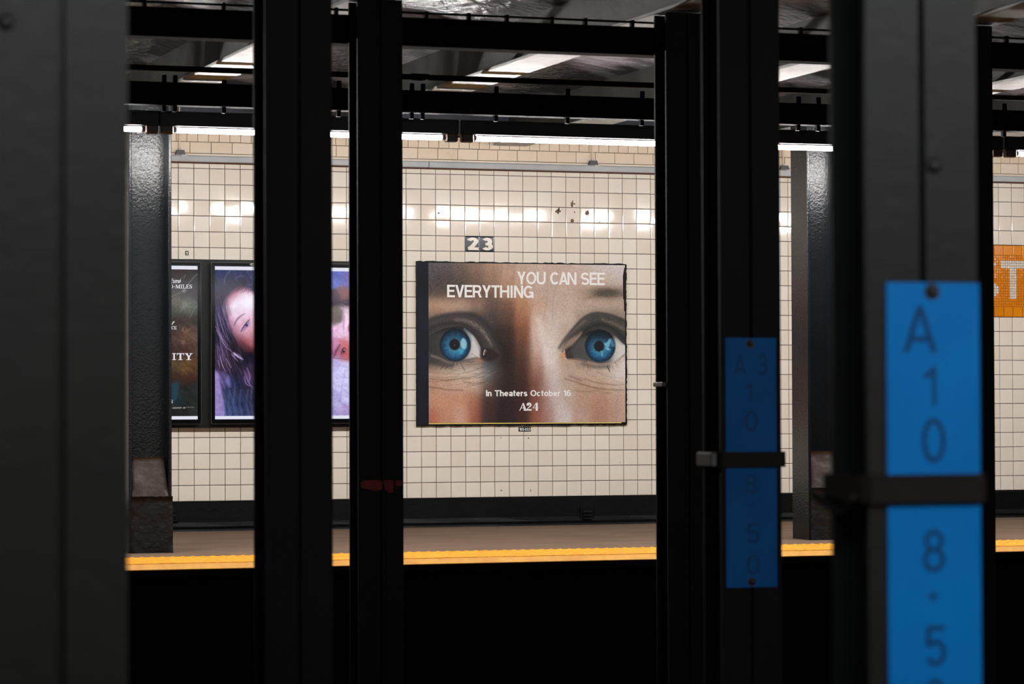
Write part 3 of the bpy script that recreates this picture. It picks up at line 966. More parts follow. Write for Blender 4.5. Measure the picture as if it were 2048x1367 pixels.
def in_S(x, z):
    r = s_h / 4
    th = 0.030
    zc1, zc2 = z_top - r, z_bot + r
    # upper bowl: open to the right; lower bowl: open to the left
    for zc_, up in ((zc1, 1), (zc2, 0)):
        rr = math.hypot((x - sc_x) / 0.092 * r * 0.97, z - zc_)
        ang = math.degrees(math.atan2(z - zc_, (x - sc_x) / 0.092 * r))
        if r - 2 * th < rr < r:
            if up and (ang > 35 or ang < -85):
                return True
            if not up and (ang < 95 and ang > -145):
                return True
    return False


orange, white_t, white_s = MB(), MB(), MB()
nxm = int((xb - xa) / tp)
nzm = int((ztop - zbot - 2 * bh) / tp)
px_ = (xb - xa) / nxm
xoff = (x_stem0 - xa) % px_
pz_ = (ztop - zbot - 2 * bh) / nzm
for i in range(nxm + 1):
    for j in range(nzm):
        x0 = max(xa, xa + (i - 1) * px_ + xoff)
        x1 = min(xb, xa + i * px_ + xoff)
        if x1 - x0 < 0.004:
            continue
        z0 = zbot + bh + j * pz_
        xm, zm = (x0 + x1) / 2, z0 + pz_ / 2
        inT = (x_t0 < xm < x_t1 and z_bar < zm < z_top) or (x_stem0 - .002 < xm < x_stem1 + .002 and z_bot < zm < z_top)
        tgt = white_t if inT else (white_s if in_S(xm, zm) else orange)
        g = 0.0018 if tgt is not orange else 0.0009
        vs, fs = tile_shape(x1 - x0 - g, pz_ - g, R.uniform(-1, 1) * 0.03, R.uniform(-1, 1) * 0.03, 0.0015)
        tgt.add([(x + xm, y + YW, z + zm) for x, y, z in vs], fs)
for nm, mb_, M_ in (('orange_tesserae', orange, M_ORANGE2), ('letter_T', white_t, M_WHITE_TESS), ('letter_S', white_s, M_WHITE_TESS)):
    o = part(nm, mb_, M_, tb)
    o['kind'] = 'stuff'

# ================================================================== blue signs and straps
def sign(xa, xb, zt_, zb2, y, chars, bolts, label, M_):
    t = thing('chainage_sign', label, 'sign', ((xa + xb) / 2, y, zb2))
    part('plate', MB().box(xa, xb, y - 0.003, y, zb2, zt_, 0.001), M_, t)
    for ch, p0, p1, q0, q1 in chars:
        part('stamped_figure', glyph_px(ch, p0, p1, q0, q1, y - 0.0034, 0.12), M_BLUE_MARK, t)
    for bx, bz in bolts:
        part('bolt', MB().tube((bx, y - 0.004, bz), (bx, y - 0.001, bz), 0.015, 14).dome((bx, y - 0.004, bz), 0.010, 0.008, 10), M_BOLT, t)
    return t


a, b = at(1771, 564, YA), at(1957, 564, YA)
zA = a.z
sign(a.x, b.x, zA, zA - 0.815, YA - 0.0005,
     (('A', 1806, 1874, 612, 704), ('1', 1848, 1872, 733, 810), ('0', 1844, 1891, 835, 926), ('8', 1846, 1890, 1058, 1144), ('+', 1853, 1880, 1176, 1208), ('5', 1850, 1892, 1250, 1332), ('0', 1848, 1894, 1356, 1440)),
     ((at(1862, 583, YA).x, at(1862, 583, YA).z), (at(1868, 583, YA).x, zA - 0.795)),
     'larger blurred blue sign plate with stamped figures on the grey column at right', M_BLUE)
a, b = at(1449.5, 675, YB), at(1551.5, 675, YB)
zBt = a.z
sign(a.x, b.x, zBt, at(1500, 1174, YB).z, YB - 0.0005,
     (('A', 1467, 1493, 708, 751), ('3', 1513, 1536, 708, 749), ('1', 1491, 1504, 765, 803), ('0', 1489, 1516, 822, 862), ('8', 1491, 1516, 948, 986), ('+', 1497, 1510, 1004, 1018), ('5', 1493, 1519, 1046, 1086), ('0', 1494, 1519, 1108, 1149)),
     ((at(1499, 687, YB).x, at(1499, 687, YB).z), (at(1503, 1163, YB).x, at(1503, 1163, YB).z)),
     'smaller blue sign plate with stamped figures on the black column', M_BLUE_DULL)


def strap(xc, y, z0, z1, label, bracket):
    t = thing('column_strap', label, 'strap', (xc, y + 0.07, z0))
    h, d0, d1, th = 0.121, -0.016, 0.168, 0.007
    ring = [(-h, d0 + .012), (-h + .012, d0), (h - .012, d0), (h, d0 + .012), (h, d1 - .012), (h - .012, d1), (-h + .012, d1), (-h, d1 - .012)]
    inner = [(a_ * (h - th) / h, (b_ - (d0 + d1) / 2) * ((d1 - d0) / 2 - th) / ((d1 - d0) / 2) + (d0 + d1) / 2) for a_, b_ in ring]
    n = len(ring)
    mb = MB()
    for r_ in (ring, inner):
        for z in (z0, z1):
            mb.v += [(xc + a_, y + b_, z) for a_, b_ in r_]
    for i in range(n):
        j = (i + 1) % n
        mb.f += [(i, j, n + j, n + i), (2 * n + j, 2 * n + i, 3 * n + i, 3 * n + j), (n + i, n + j, 3 * n + j, 3 * n + i), (j, i, 2 * n + i, 2 * n + j)]
    part('band', mb, M_STRAP, t)
    if bracket:
        part('buckle', MB().box(xc - h - 0.022, xc - h + 0.001, y + 0.0, y + 0.125, z0 + 0.002, z1 - 0.002, 0.004), M_BRACKET, t, label='worn grey metal buckle')
    return t


zA0, zA1 = at(1850, 1005, YA - .016).z, at(1850, 948, YA - .016).z
sa = strap(A2X, YA, zA0, zA1, 'dark brown strap around the grey column, across the larger blue sign', False)
pts = []
for i in range(15):
    u = i / 14
    pts.append((A2X - 0.135 + 0.02 * math.sin(u * 3), YA + 0.005 + 0.17 * u, zA0 + 0.012 - 0.03 * math.sin(math.pi * u)))
part('loose_tail', MB().path(pts, 0.008, 8), M_STRAP, sa, True)
zB0, zB1 = at(1500, 934, YB - .016).z, at(1500, 903, YB - .016).z
strap(B2X, YB, zB0, zB1, 'dark strap with a grey buckle around the black column, across the smaller blue sign', True)

# ================================================================== printed and lit pictures (flat print, painted per vertex)
class Canvas:
    """colours on a grid of points of a flat print; drawing coordinates are photograph pixels"""

    def __init__(s, x0, x1, z0, z1, y, nx, nz):
        s.nx, s.nz = nx, nz
        X, Z = np.meshgrid(np.linspace(x0, x1, nx), np.linspace(z1, z0, nz))
        s.X, s.Z, s.y = X, Z, y
        V = np.stack([X, np.full_like(X, y), Z - HC], -1)
        d = V @ np.array(FW)
        s.x = CX + F * (V @ np.array(RT)) / d
        s.yy = CY - F * (V @ np.array(UP)) / d
        s.c = np.zeros((nz, nx, 3))

    def mix(s, mask, col):
        s.c += mask[..., None] * (np.array(col, float) - s.c)

    def mul(s, mask, k):
        s.c *= 1 + mask[..., None] * (np.array(k, float) - 1)

    def noise(s, cell, seed, ax=1.0, ang=0.0):
        g = np.random.default_rng(seed)
        ca, sa_ = math.cos(ang), math.sin(ang)
        u = ((s.x - s.x.min()) * ca + (s.yy - s.yy.min()) * sa_) / (cell * ax)
        v = (-(s.x - s.x.min()) * sa_ + (s.yy - s.yy.min()) * ca) / cell
        u -= u.min(); v -= v.min()
        G = g.uniform(-1, 1, (int(v.max()) + 3, int(u.max()) + 3))
        i, j = v.astype(int), u.astype(int)
        a, b = v - i, u - j
        a = a * a * (3 - 2 * a); b = b * b * (3 - 2 * b)
        return (G[i, j] * (1 - a) * (1 - b) + G[i + 1, j] * a * (1 - b) + G[i, j + 1] * (1 - a) * b + G[i + 1, j + 1] * a * b)

    def ell(s, cx, cy, rx, ry, soft=0.3, ang=0.0):
        ca, sa_ = math.cos(ang), math.sin(ang)
        u = ((s.x - cx) * ca + (s.yy - cy) * sa_) / rx
        v = (-(s.x - cx) * sa_ + (s.yy - cy) * ca) / ry
        d = np.hypot(u, v)
        return np.clip((1 + soft / 2 - d) / soft, 0, 1)

    def blob(s, cx, cy, rx, ry, ang=0.0):
        ca, sa_ = math.cos(ang), math.sin(ang)
        u = ((s.x - cx) * ca + (s.yy - cy) * sa_) / rx
        v = (-(s.x - cx) * sa_ + (s.yy - cy) * ca) / ry
        return np.exp(-(u * u + v * v))

    @staticmethod
    def curve(pts, n=6):
        P = [np.array(p, float) for p in pts]
        if len(P) < 3:
            return P
        out = []
        Q = [2 * P[0] - P[1]] + P + [2 * P[-1] - P[-2]]
        for i in range(1, len(Q) - 2):
            for t in np.linspace(0, 1, n, endpoint=False):
                a, b, c, d = Q[i - 1], Q[i], Q[i + 1], Q[i + 2]
                out.append(0.5 * (2 * b + (c - a) * t + (2 * a - 5 * b + 4 * c - d) * t * t + (3 * b - a - 3 * c + d) * t ** 3))
        out.append(P[-1])
        return out

    def dist(s, pts):
        best = np.full(s.x.shape, 1e9)
        tt = np.zeros(s.x.shape)
        n = len(pts) - 1
        for i in range(n):
            a, b = pts[i], pts[i + 1]
            dx, dy = b[0] - a[0], b[1] - a[1]
            L = dx * dx + dy * dy + 1e-9
            t = np.clip(((s.x - a[0]) * dx + (s.yy - a[1]) * dy) / L, 0, 1)
            d = np.hypot(s.x - a[0] - t * dx, s.yy - a[1] - t * dy)
            m_ = d < best
            best = np.where(m_, d, best)
            tt = np.where(m_, (i + t) / n, tt)
        return best, tt

    def stroke(s, pts, w, soft=1.0, smooth=True, taper=0.0):
        P = s.curve(pts) if smooth else [np.array(p, float) for p in pts]
        Q = np.array(P)
        g = w / 2 + soft + 8                     # work only in a window around the stroke
        xs_, ys_ = s.x.mean(0), s.yy.mean(1)
        j0, j1 = np.searchsorted(xs_, [Q[:, 0].min() - g, Q[:, 0].max() + g])
        i0, i1 = np.searchsorted(ys_, [Q[:, 1].min() - g, Q[:, 1].max() + g])
        out = np.zeros(s.x.shape)
        if j1 <= j0 or i1 <= i0:
            return out
        v = Canvas.__new__(Canvas)
        v.x, v.yy = s.x[i0:i1, j0:j1], s.yy[i0:i1, j0:j1]
        d, t = v.dist(P)
        ww = w * (1 - taper * np.abs(2 * t - 1) ** 1.5)
        out[i0:i1, j0:j1] = np.clip((ww / 2 + soft / 2 - d) / soft, 0, 1)
        return out

    def poly(s, pts, soft=1.0, smooth=True):
        P = s.curve(list(pts) + [pts[0]]) if smooth else [np.array(p, float) for p in list(pts) + [pts[0]]]
        ins = np.zeros(s.x.shape, bool)
        for a, b in zip(P[:-1], P[1:]):
            c = ((a[1] > s.yy) != (b[1] > s.yy))
            with np.errstate(divide='ignore', invalid='ignore'):
                xi = (b[0] - a[0]) * (s.yy - a[1]) / (b[1] - a[1] + 1e-12) + a[0]
            ins ^= c & (s.x < xi)
        d, _ = s.dist(P)
        sd = np.where(ins, -d, d)
        return np.clip((soft / 2 - sd) / soft, 0, 1)

    def spread(s, ctrl, sx, sy):
        """smooth ground colour from scattered colour notes (x, y, r, g, b)"""
        num = np.zeros_like(s.c)
        den = np.zeros(s.x.shape)
        for x, y, r, g, b in ctrl:
            w_ = np.exp(-((s.x - x) / sx) ** 2 - ((s.yy - y) / sy) ** 2) + 1e-9
            num += w_[..., None] * np.array((r, g, b), float)
            den += w_
        s.c = num / den[..., None]

    def build(s, name, M_, parent, gain=1.0, label=None, lift=0.0):
        c = np.clip(s.c, 0, 255) / 255
        lin = np.where(c <= 0.04045, c / 12.92, ((c + 0.055) / 1.055) ** 2.4) * gain - lift
        lin = np.clip(lin, 0, None)
        nv = s.nx * s.nz
        org = ORIG[parent.name]
        me = bpy.data.meshes.new(name)
        co = np.stack([s.X - org.x, np.full_like(s.X, s.y - org.y), s.Z - org.z], -1).reshape(-1, 3)
        idx = np.arange(nv).reshape(s.nz, s.nx)
        q = np.stack([idx[1:, :-1], idx[1:, 1:], idx[:-1, 1:], idx[:-1, :-1]], -1).reshape(-1, 4)
        nf = len(q)
        me.vertices.add(nv)
        me.vertices.foreach_set('co', co.ravel())
        me.loops.add(nf * 4)
        me.loops.foreach_set('vertex_index', q.ravel().astype(np.int32))
        me.polygons.add(nf)
        me.polygons.foreach_set('loop_start', np.arange(0, nf * 4, 4, dtype=np.int32))
        me.update(calc_edges=True)
        at_ = me.color_attributes.new('print', 'FLOAT_COLOR', 'POINT')
        at_.data.foreach_set('color', np.concatenate([lin.reshape(-1, 3), np.ones((nv, 1))], 1).ravel().astype(np.float32))
        me.materials.append(M_)
        o = bpy.data.objects.new(name, me)
        link(o, parent, org)
        if label:
            o['label'] = label
        return o


# ---- the large paper poster
YP = YW - 0.022
bx0, bx1 = at(833.5, 700, YP).x, at(1253.5, 700, YP).x
bz0, bz1 = at(1040, 850.5, YP).z, at(1040, 524.5, YP).z
po = thing('wall_poster', 'large landscape poster of two wide blue eyes on the tiled wall', 'poster', ((bx0 + bx1) / 2, YP, bz0))
edge = []
nE = 64
for (xa_, za_), (xb_, zb3) in (((bx0, bz0), (bx1, bz0)), ((bx1, bz0), (bx1, bz1)), ((bx1, bz1), (bx0, bz1)), ((bx0, bz1), (bx0, bz0))):
    for i in range(nE):
        u = i / nE
        amp = 0.0035 if xa_ != xb_ or xa_ == bx1 else 0.001
        edge.append((xa_ + (xb_ - xa_) * u + R.uniform(-1, 1) * amp * (xa_ == xb_), za_ + (zb3 - za_) * u + R.uniform(-1, 1) * amp * (za_ == zb3)))
part('backing_board', MB().prism_y(edge, YP, YW - 0.0005), M_BLACK_PAINT, po)
px0, px1 = at(857, 690, YP).x, at(1250, 690, YP).x
pz0, pz1 = at(1050, 844.5, YP).z, at(1050, 527.5, YP).z
part('old_print_strip', MB().box(at(834.5, 690, YP).x, px0 - 0.0005, YP - 0.0012, YP, pz0 - 0.012, pz1, 0.0), mat('faded_navy_print', srgb(26, 30, 42), 0.6, col2=srgb(20, 23, 32), nscale=6, spec=0.15), po, label='dark navy strip of an older print')
C = Canvas(px0, px1, pz0, pz1, YP - 0.0024, 520, 420)
cp = lambda x, y: (800 + x / 3.598, 500 + y / 3.598)       # notes were taken on an enlarged view
rows = {
    105: [(220, 98, 95, 98), (330, 102, 95, 95), (440, 120, 105, 98), (550, 142, 119, 106), (660, 168, 141, 123), (770, 180, 154, 137), (880, 189, 167, 152), (990, 196, 176, 164), (1100, 192, 170, 157), (1210, 194, 174, 164), (1320, 199, 183, 176), (1430, 201, 191, 188), (1540, 206, 199, 200), (1610, 206, 202, 203)],
    210: [(220, 90, 86, 87), (330, 92, 86, 84), (440, 104, 92, 86), (550, 126, 104, 93), (660, 154, 126, 108), (770, 180, 150, 130), (880, 189, 164, 147), (990, 193, 173, 161), (1100, 189, 169, 156), (1210, 191, 171, 159), (1320, 193, 173, 161), (1430, 196, 179, 169), (1540, 196, 184, 178), (1610, 199, 190, 187)],
    300: [(220, 92, 81, 76), (330, 90, 81, 76), (440, 95, 85, 79), (550, 108, 91, 84), (660, 124, 102, 91), (770, 168, 136, 114), (880, 186, 154, 132), (990, 191, 169, 156), (1100, 189, 169, 157), (1210, 191, 169, 156), (1320, 180, 156, 140), (1430, 172, 148, 130), (1540, 170, 148, 130), (1610, 168, 150, 135)],
    395: [(220, 182, 147, 124), (330, 190, 158, 138), (440, 186, 157, 140), (550, 152, 125, 111), (660, 108, 91, 85), (770, 122, 94, 80), (880, 178, 134, 107), (990, 191, 161, 143), (1100, 190, 170, 157), (1210, 191, 172, 160), (1320, 187, 168, 153), (1430, 184, 164, 149), (1540, 182, 163, 148), (1610, 180, 162, 148)],
    490: [(220, 128, 108, 96), (330, 118, 104, 97), (440, 105, 95, 90), (550, 84, 77, 76), (660, 84, 75, 73), (770, 95, 75, 68), (880, 160, 112, 87), (990, 200, 177, 163), (1100, 201, 186, 176), (1210, 196, 181, 169), (1320, 158, 143, 128), (1430, 120, 112, 104), (1540, 120, 114, 106), (1610, 140, 130, 120)],
    600: [(220, 62, 60, 57), (440, 80, 72, 70), (600, 66, 60, 58), (690, 62, 54, 51), (770, 68, 54, 49), (880, 128, 87, 69), (990, 208, 188, 177), (1100, 206, 193, 186), (1190, 182, 165, 150), (1320, 120, 108, 98), (1610, 120, 112, 106)],
    700: [(220, 60, 56, 54), (690, 48, 43, 42), (770, 57, 47, 44), (880, 102, 73, 61), (985, 198, 175, 165), (1100, 216, 207, 203), (1170, 188, 168, 148), (1320, 130, 116, 104), (1610, 150, 142, 138)],
    800: [(220, 74, 68, 64), (330, 100, 92, 86), (440, 130, 118, 110), (560, 140, 124, 112), (660, 60, 57, 57), (770, 54, 45, 43), (880, 86, 64, 56), (985, 180, 150, 137), (1090, 216, 207, 203), (1190, 182, 162, 142), (1320, 164, 146, 129), (1430, 175, 157, 143), (1540, 194, 180, 171), (1610, 211, 203, 199)],
    880: [(220, 192, 162, 144), (330, 197, 171, 153), (440, 202, 181, 166), (550, 194, 178, 165), (635, 124, 122, 121), (700, 74, 70, 70), (770, 58, 49, 46), (880, 76, 57, 51), (985, 148, 111, 97), (1090, 206, 192, 187), (1200, 187, 167, 150), (1320, 187, 165, 148), (1430, 192, 172, 157), (1540, 206, 192, 183), (1610, 216, 210, 207)],
    980: [(220, 178, 143, 122), (330, 188, 156, 136), (440, 192, 163, 145), (550, 188, 164, 149), (635, 106, 88, 82), (700, 68, 57, 53), (770, 59, 48, 45), (880, 70, 53, 49), (985, 128, 90, 78), (1065, 180, 156, 150), (1120, 203, 191, 188), (1210, 187, 167, 152), (1320, 182, 155, 138), (1430, 187, 161, 143), (1540, 197, 175, 161), (1610, 202, 185, 176)],
    1080: [(220, 193, 149, 126), (330, 194, 148, 124), (440, 192, 145, 120), (540, 170, 122, 101), (625, 76, 59, 55), (770, 60, 48, 48), (880, 70, 52, 50), (985, 133, 91, 79), (1065, 174, 146, 140), (1135, 202, 190, 188), (1210, 190, 170, 157), (1320, 183, 151, 133), (1430, 180, 143, 123), (1540, 187, 155, 138), (1610, 192, 168, 155)],
    1170: [(220, 180, 123, 100), (330, 192, 143, 121), (440, 199, 157, 140), (540, 164, 108, 87), (620, 72, 57, 55), (770, 58, 48, 48), (880, 74, 52, 50), (985, 148, 97, 83), (1065, 172, 140, 133), (1160, 205, 193, 191), (1320, 187, 158, 143), (1430, 174, 135, 115), (1540, 182, 148, 131), (1610, 191, 167, 154)],
    1245: [(220, 176, 112, 88), (330, 190, 140, 118), (440, 200, 160, 144), (540, 160, 104, 84), (620, 70, 55, 54), (770, 56, 46, 46), (880, 76, 53, 50), (985, 150, 98, 84), (1065, 170, 136, 128), (1160, 206, 195, 193), (1320, 188, 160, 146), (1430, 176, 138, 118), (1540, 184, 150, 134), (1610, 192, 168, 156)]}
C.spread([cp(x, y) + (r, g, b) for y, L in rows.items() for x, r, g, b in L], 14.5, 17.0)
C.c += 0.10 * (C.c - 128) - 4
# pores and mottling of the skin, fine creases
C.c *= (1 + 0.05 * C.noise(1.5, 1) + 0.022 * C.noise(3.0, 2) + 0.014 * C.noise(9, 3))[..., None]
for q in range(7):                   # fine vertical furrows of the forehead
    x = 985 + q * 21 + R.uniform(-5, 5)
    C.mul(C.stroke([(x, 531), (x + R.uniform(-5, 5), 560), (x + R.uniform(-10, 4), 602), (x - 8 + R.uniform(-8, 4), 640)], 1.6, 3.5) * 0.16, (0.6, 0.52, 0.48))
C.c *= (1 + 0.035 * C.noise(2.0, 4, 5, 1.2) * C.blob(1000, 560, 120, 60) + 0.05 * C.noise(1.8, 5, 6, 0.3) * C.blob(930, 755, 70, 22) + 0.03 * C.noise(1.8, 15, 6, 0.25) * C.blob(1190, 765, 70, 22))[..., None]
# left brow shadow hairs (upper left), right brow
C.mul(C.blob(905, 562, 42, 18, 0.1) * (0.55 + 0.45 * C.noise(1.6, 6, 6, -0.7)), (0.80, 0.79, 0.80))
for i in range(46):
    x = 862 + R.uniform(0, 62); y = 535 + R.uniform(0, 45)
    C.mul(C.stroke([(x, y), (x + R.uniform(4, 9), y - R.uniform(1, 5))], 0.7, 0.8, False) * 0.35, (0.6, 0.6, 0.62))
m_ = np.clip(C.blob(1214, 585.5, 30, 9.5, 0.02) * 1.35, 0, 1)
C.mix(m_ * 0.92, (84, 77, 68))
for i in range(60):
    x = 1186 + R.uniform(0, 60); y = 585 + R.uniform(-8, 8)
    C.mul(C.stroke([(x, y), (x + R.uniform(3, 7), y - R.uniform(-1, 3))], 0.7, 0.8, False) * 0.4 * float(abs(y - 585) < 9), (0.62, 0.6, 0.6))
C.mul(C.blob(1182, 594, 16, 4, -0.25) * 0.4, (0.72, 0.68, 0.62))

# ---- left eye
e1 = lambda *P: [(840 + x / 8.545, 600 + y / 8.545) for x, y in P]
lid1 = C.poly(e1((60, 380), (300, 285), (600, 235), (880, 240), (1040, 320), (1190, 490), (1280, 660), (1380, 880), (1330, 1040), (1180, 1010), (1050, 990), (900, 1000), (600, 1080), (300, 1060), (60, 1000)), 11)
C.mix(lid1 * 0.88, (70, 66, 64))
C.mul(lid1 * (0.5 + 0.5 * C.noise(2.0, 61, 4, 0.5)) * 0.35, (0.7, 0.7, 0.72))
C.mix(C.stroke(e1((60, 390), (300, 295), (600, 238), (880, 242), (1040, 325), (1180, 480), (1290, 650), (1380, 850)), 7.0, 9) * 0.72, (42, 41, 44))
C.mix(C.stroke(e1((60, 560), (300, 430), (560, 400), (760, 430), (900, 540), (1010, 700), (1080, 850)), 9, 9) * 0.75, (44, 41, 40))
C.mix(C.stroke(e1((600, 335), (740, 345), (880, 390), (1000, 460), (1090, 550), (1160, 660), (1220, 780)), 7.0, 7, True, 0.6) * np.clip(0.55 + 0.5 * C.noise(1.5, 8), 0, 1), (150, 144, 130))
eye1 = C.poly(e1((60, 700), (220, 570), (400, 490), (600, 455), (740, 470), (850, 545), (940, 640), (1010, 760), (1060, 880), (1050, 985), (940, 975), (800, 1010), (640, 1050), (480, 1030), (330, 970), (200, 900), (60, 840)), 3.0)
scl = np.stack([np.interp(C.x, [857, 872, 885, 925, 938, 948, 957, 966], [52, 58, 66, 96, 176, 206, 204, 140]) + k for k in (0, -2, -3)], -1)
scl *= np.clip(0.30 + (C.yy - 652) / 26.0, 0.28, 1.0)[..., None]
C.c += eye1[..., None] * (scl - C.c)
C.mul(eye1 * C.stroke(e1((60, 640), (400, 470), (700, 445), (900, 580), (1040, 850)), 4, 8) * 0.5, (0.5, 0.5, 0.54))


def iris(cx, cy, rx, ry, mask, pupil, pr, seed):
    u = np.hypot((C.x - cx) / rx, (C.yy - cy) / ry)
    ang = np.arctan2(C.yy - cy, C.x - cx)
    m_ = mask * np.clip((1.03 - u) / 0.10, 0, 1)
    rp = lambda pts: np.stack([np.interp(u, [p[0] for p in pts], [p[1][k] for p in pts]) for k in range(3)], -1)
    col = rp([(0.0, (30, 70, 90)), (0.34, (56, 120, 146)), (0.52, (42, 100, 132)), (0.74, (28, 70, 102)), (0.88, (20, 42, 62)), (1.0, (16, 28, 40))])
    rad = 0
    g = np.random.default_rng(seed)
    for k in range(5):
        rad = rad + np.sin(ang * g.integers(9, 46) + g.uniform(0, 6)) * 0.05
    col = col * (1 + rad * np.clip(u * 1.6, 0, 1) * np.clip((1 - u) * 4, 0, 1))[..., None]
    shade = np.clip(1.0 + (C.yy - cy) / ry * 0.34, 0.38, 1.2) * (1 + 0.12 * C.noise(1.8, seed + 70))
    col = col * shade[..., None]
    C.c += m_[..., None] * (col - C.c)
    C.mix(mask * C.ell(pupil[0], pupil[1], pr, pr * 1.06, 0.22), (26, 24, 30))


ic = e1((602, 765))[0]
pc = e1((590, 756))[0]
iris(ic[0], ic[1], 32.0, 33.5, eye1, pc, 10.6, 3)
C.mix(C.poly(e1((690, 715), (725, 650), (770, 665), (800, 740), (785, 820), (740, 835), (700, 790)), 3) * 0.92, (150, 202, 222))
C.mix(C.poly(e1((655, 845), (700, 830), (760, 850), (720, 910), (680, 920)), 3) * 0.8, (72, 168, 206))
C.mix(C.stroke(e1((760, 490), (850, 590), (880, 700)), 2.2, 2.2) * 0.7, (88, 150, 176))
C.mix(C.ell(*(e1((595, 770))[0]), 3, 2.4, 0.8) * 0.6, (62, 62, 78))
# inner corner, tear glints, lower lid and lashes
C.mix(C.poly(e1((1040, 820), (1180, 820), (1320, 900), (1360, 960), (1240, 1030), (1080, 1030), (1030, 960)), 5) * 0.85, (40, 32, 29))
C.mix(C.stroke(e1((1110, 850), (1095, 890), (1090, 930)), 2.2, 1.6) * 0.9, (216, 214, 212))
C.mix(C.stroke(e1((1135, 860), (1130, 890)), 1.0, 1.2, False) * 0.7, (170, 168, 166))
C.mix(C.stroke(e1((200, 950), (330, 990), (480, 1060), (640, 1085), (800, 1050), (960, 1000)), 4.5, 3.5) * 0.55, (150, 132, 126))
C.mix(C.stroke(e1((100, 1010), (240, 1060), (400, 1110), (540, 1120)), 8, 8) * 0.7, (64, 60, 60))
C.mix(C.blob(*(e1((1010, 1020))[0]), 9, 4) * 0.55, (176, 128, 100))
C.mix(C.blob(*(e1((1200, 1130))[0]), 11, 9) * 0.55, (84, 90, 98))
C.mix(C.blob(*(e1((1120, 1260))[0]), 6, 15) * 0.6, (122, 124, 128))
for P in (((340, 1200), (420, 1100)), ((440, 1165), (475, 1120)), ((690, 1060), (740, 1160), (785, 1240)), ((560, 1120), (590, 1070)), ((300, 1060), (330, 1020)), ((800, 1060), (860, 1035)), ((850, 1070), (930, 1045)), ((620, 1110), (640, 1070))):
    C.mix(C.stroke(e1(*P), 1.1, 1.0, len(P) > 2, 0.5) * 0.75, (48, 44, 46))
for P, a_ in ((((140, 1300), (300, 1320), (520, 1315), (760, 1290)), .45), (((160, 1230), (420, 1245), (700, 1250), (900, 1200), (1080, 1130)), .35), (((500, 1170), (760, 1230), (980, 1180), (1150, 1120)), .35), (((800, 1110), (980, 1090), (1120, 1080)), .4), (((700, 1330), (900, 1340), (1080, 1320)), .4), (((880, 910), (1000, 980)), .5)):
    C.mul(C.stroke(e1(*P), 1.3, 2.0) * a_, (0.60, 0.55, 0.52))
# creases below the left eye
b1 = lambda *P: [(840 + x / 9.31, 740 + y / 9.31) for x, y in P]
for P, w_, a_ in ((((150, 150), (350, 175), (600, 175), (800, 150), (1100, 90)), 2.0, .5), (((160, 205), (400, 205), (650, 170)), 1.6, .35), (((160, 310), (350, 335), (550, 365), (800, 375)), 2.2, .55), (((800, 215), (1000, 240), (1200, 225)), 1.3, .55), (((780, 190), (960, 140), (1120, 90)), 1.1, .45)):
    C.mul(C.stroke(b1(*P), w_, 2.6) * a_, (0.58, 0.50, 0.44))
C.mix(C.blob(*b1((860, 60))[0], 30, 9) * 0.35, (222, 212, 204))

# ---- right eye
e2 = lambda *P: [(1080 + x / 8.542, 600 + y / 8.542) for x, y in P]
lid2 = C.poly(e2((420, 690), (560, 510), (700, 350), (820, 262), (960, 225), (1110, 238), (1260, 280), (1480, 380), (1480, 800), (1300, 640), (1140, 540), (1000, 510), (830, 560), (700, 640), (600, 750), (470, 860), (380, 870)), 7)
C.mix(lid2 * 0.9, (66, 65, 61))
C.mul(lid2 * (0.5 + 0.5 * C.noise(2.0, 62, 4, -0.5)) * 0.35, (0.7, 0.7, 0.72))
C.mix(C.stroke(e2((700, 600), (830, 480), (1000, 420), (1180, 450), (1330, 560), (1460, 680)), 12, 10) * 0.8, (36, 37, 38))
C.mix(C.poly(e2((330, 860), (480, 690), (640, 590), (710, 540), (690, 620), (600, 720), (450, 830), (400, 870)), 6) * 0.8, (158, 138, 120))
C.mix(C.stroke(e2((540, 540), (660, 430), (760, 350)), 6, 6) * 0.6, (124, 110, 97))
C.mix(C.stroke(e2((330, 810), (420, 665), (560, 495), (700, 340), (820, 255), (960, 218), (1120, 236), (1280, 278), (1480, 375)), 3.6, 6) * 0.78, (42, 41, 44))
C.mix(C.stroke(e2((1070, 330), (1200, 380), (1320, 430), (1480, 510)), 6.0, 6, True, 0.3) * np.clip(0.5 + 0.45 * C.noise(1.6, 18), 0, 1), (142, 130, 114))
eye2 = C.poly(e2((440, 850), (560, 770), (670, 640), (820, 545), (1000, 495), (1150, 535), (1290, 620), (1390, 720), (1490, 800), (1490, 860), (1410, 940), (1290, 1030), (1150, 1075), (1000, 1085), (820, 1040), (650, 1000), (480, 1000), (430, 950)), 3.0)
scl = np.stack([np.interp(C.x, [1128, 1136, 1150, 1172, 1218, 1230, 1240, 1252], [48, 56, 74, 78, 110, 190, 208, 204]) + k for k in (0, 0, -3)], -1)
scl *= np.clip(0.42 + (C.yy - 664) / 24.0, 0.34, 1.0)[..., None]
C.c += eye2[..., None] * (scl - C.c)
C.mul(eye2 * C.stroke(e2((440, 850), (560, 770), (670, 640), (820, 545), (1000, 495), (1150, 535), (1290, 620), (1400, 730)), 4, 8) * 0.5, (0.5, 0.5, 0.53))
ic = e2((1030, 785))[0]
pc = e2((1008, 785))[0]
iris(ic[0], ic[1], 31.0, 33.0, eye2, pc, 10.2, 9)
C.mul(eye2 * C.blob(*(e2((1060, 590))[0]), 26, 12) * 0.75, (0.42, 0.36, 0.36))
for P in (((1085, 740), (1140, 720), (1190, 650), (1205, 700), (1180, 790), (1130, 790)), ((1110, 800), (1160, 800), (1205, 850), (1140, 850)), ((1040, 860), (1060, 870), (1075, 960), (1055, 950))):
    C.mix(C.poly(e2(*P), 2.5) * 0.8, (128, 196, 220))
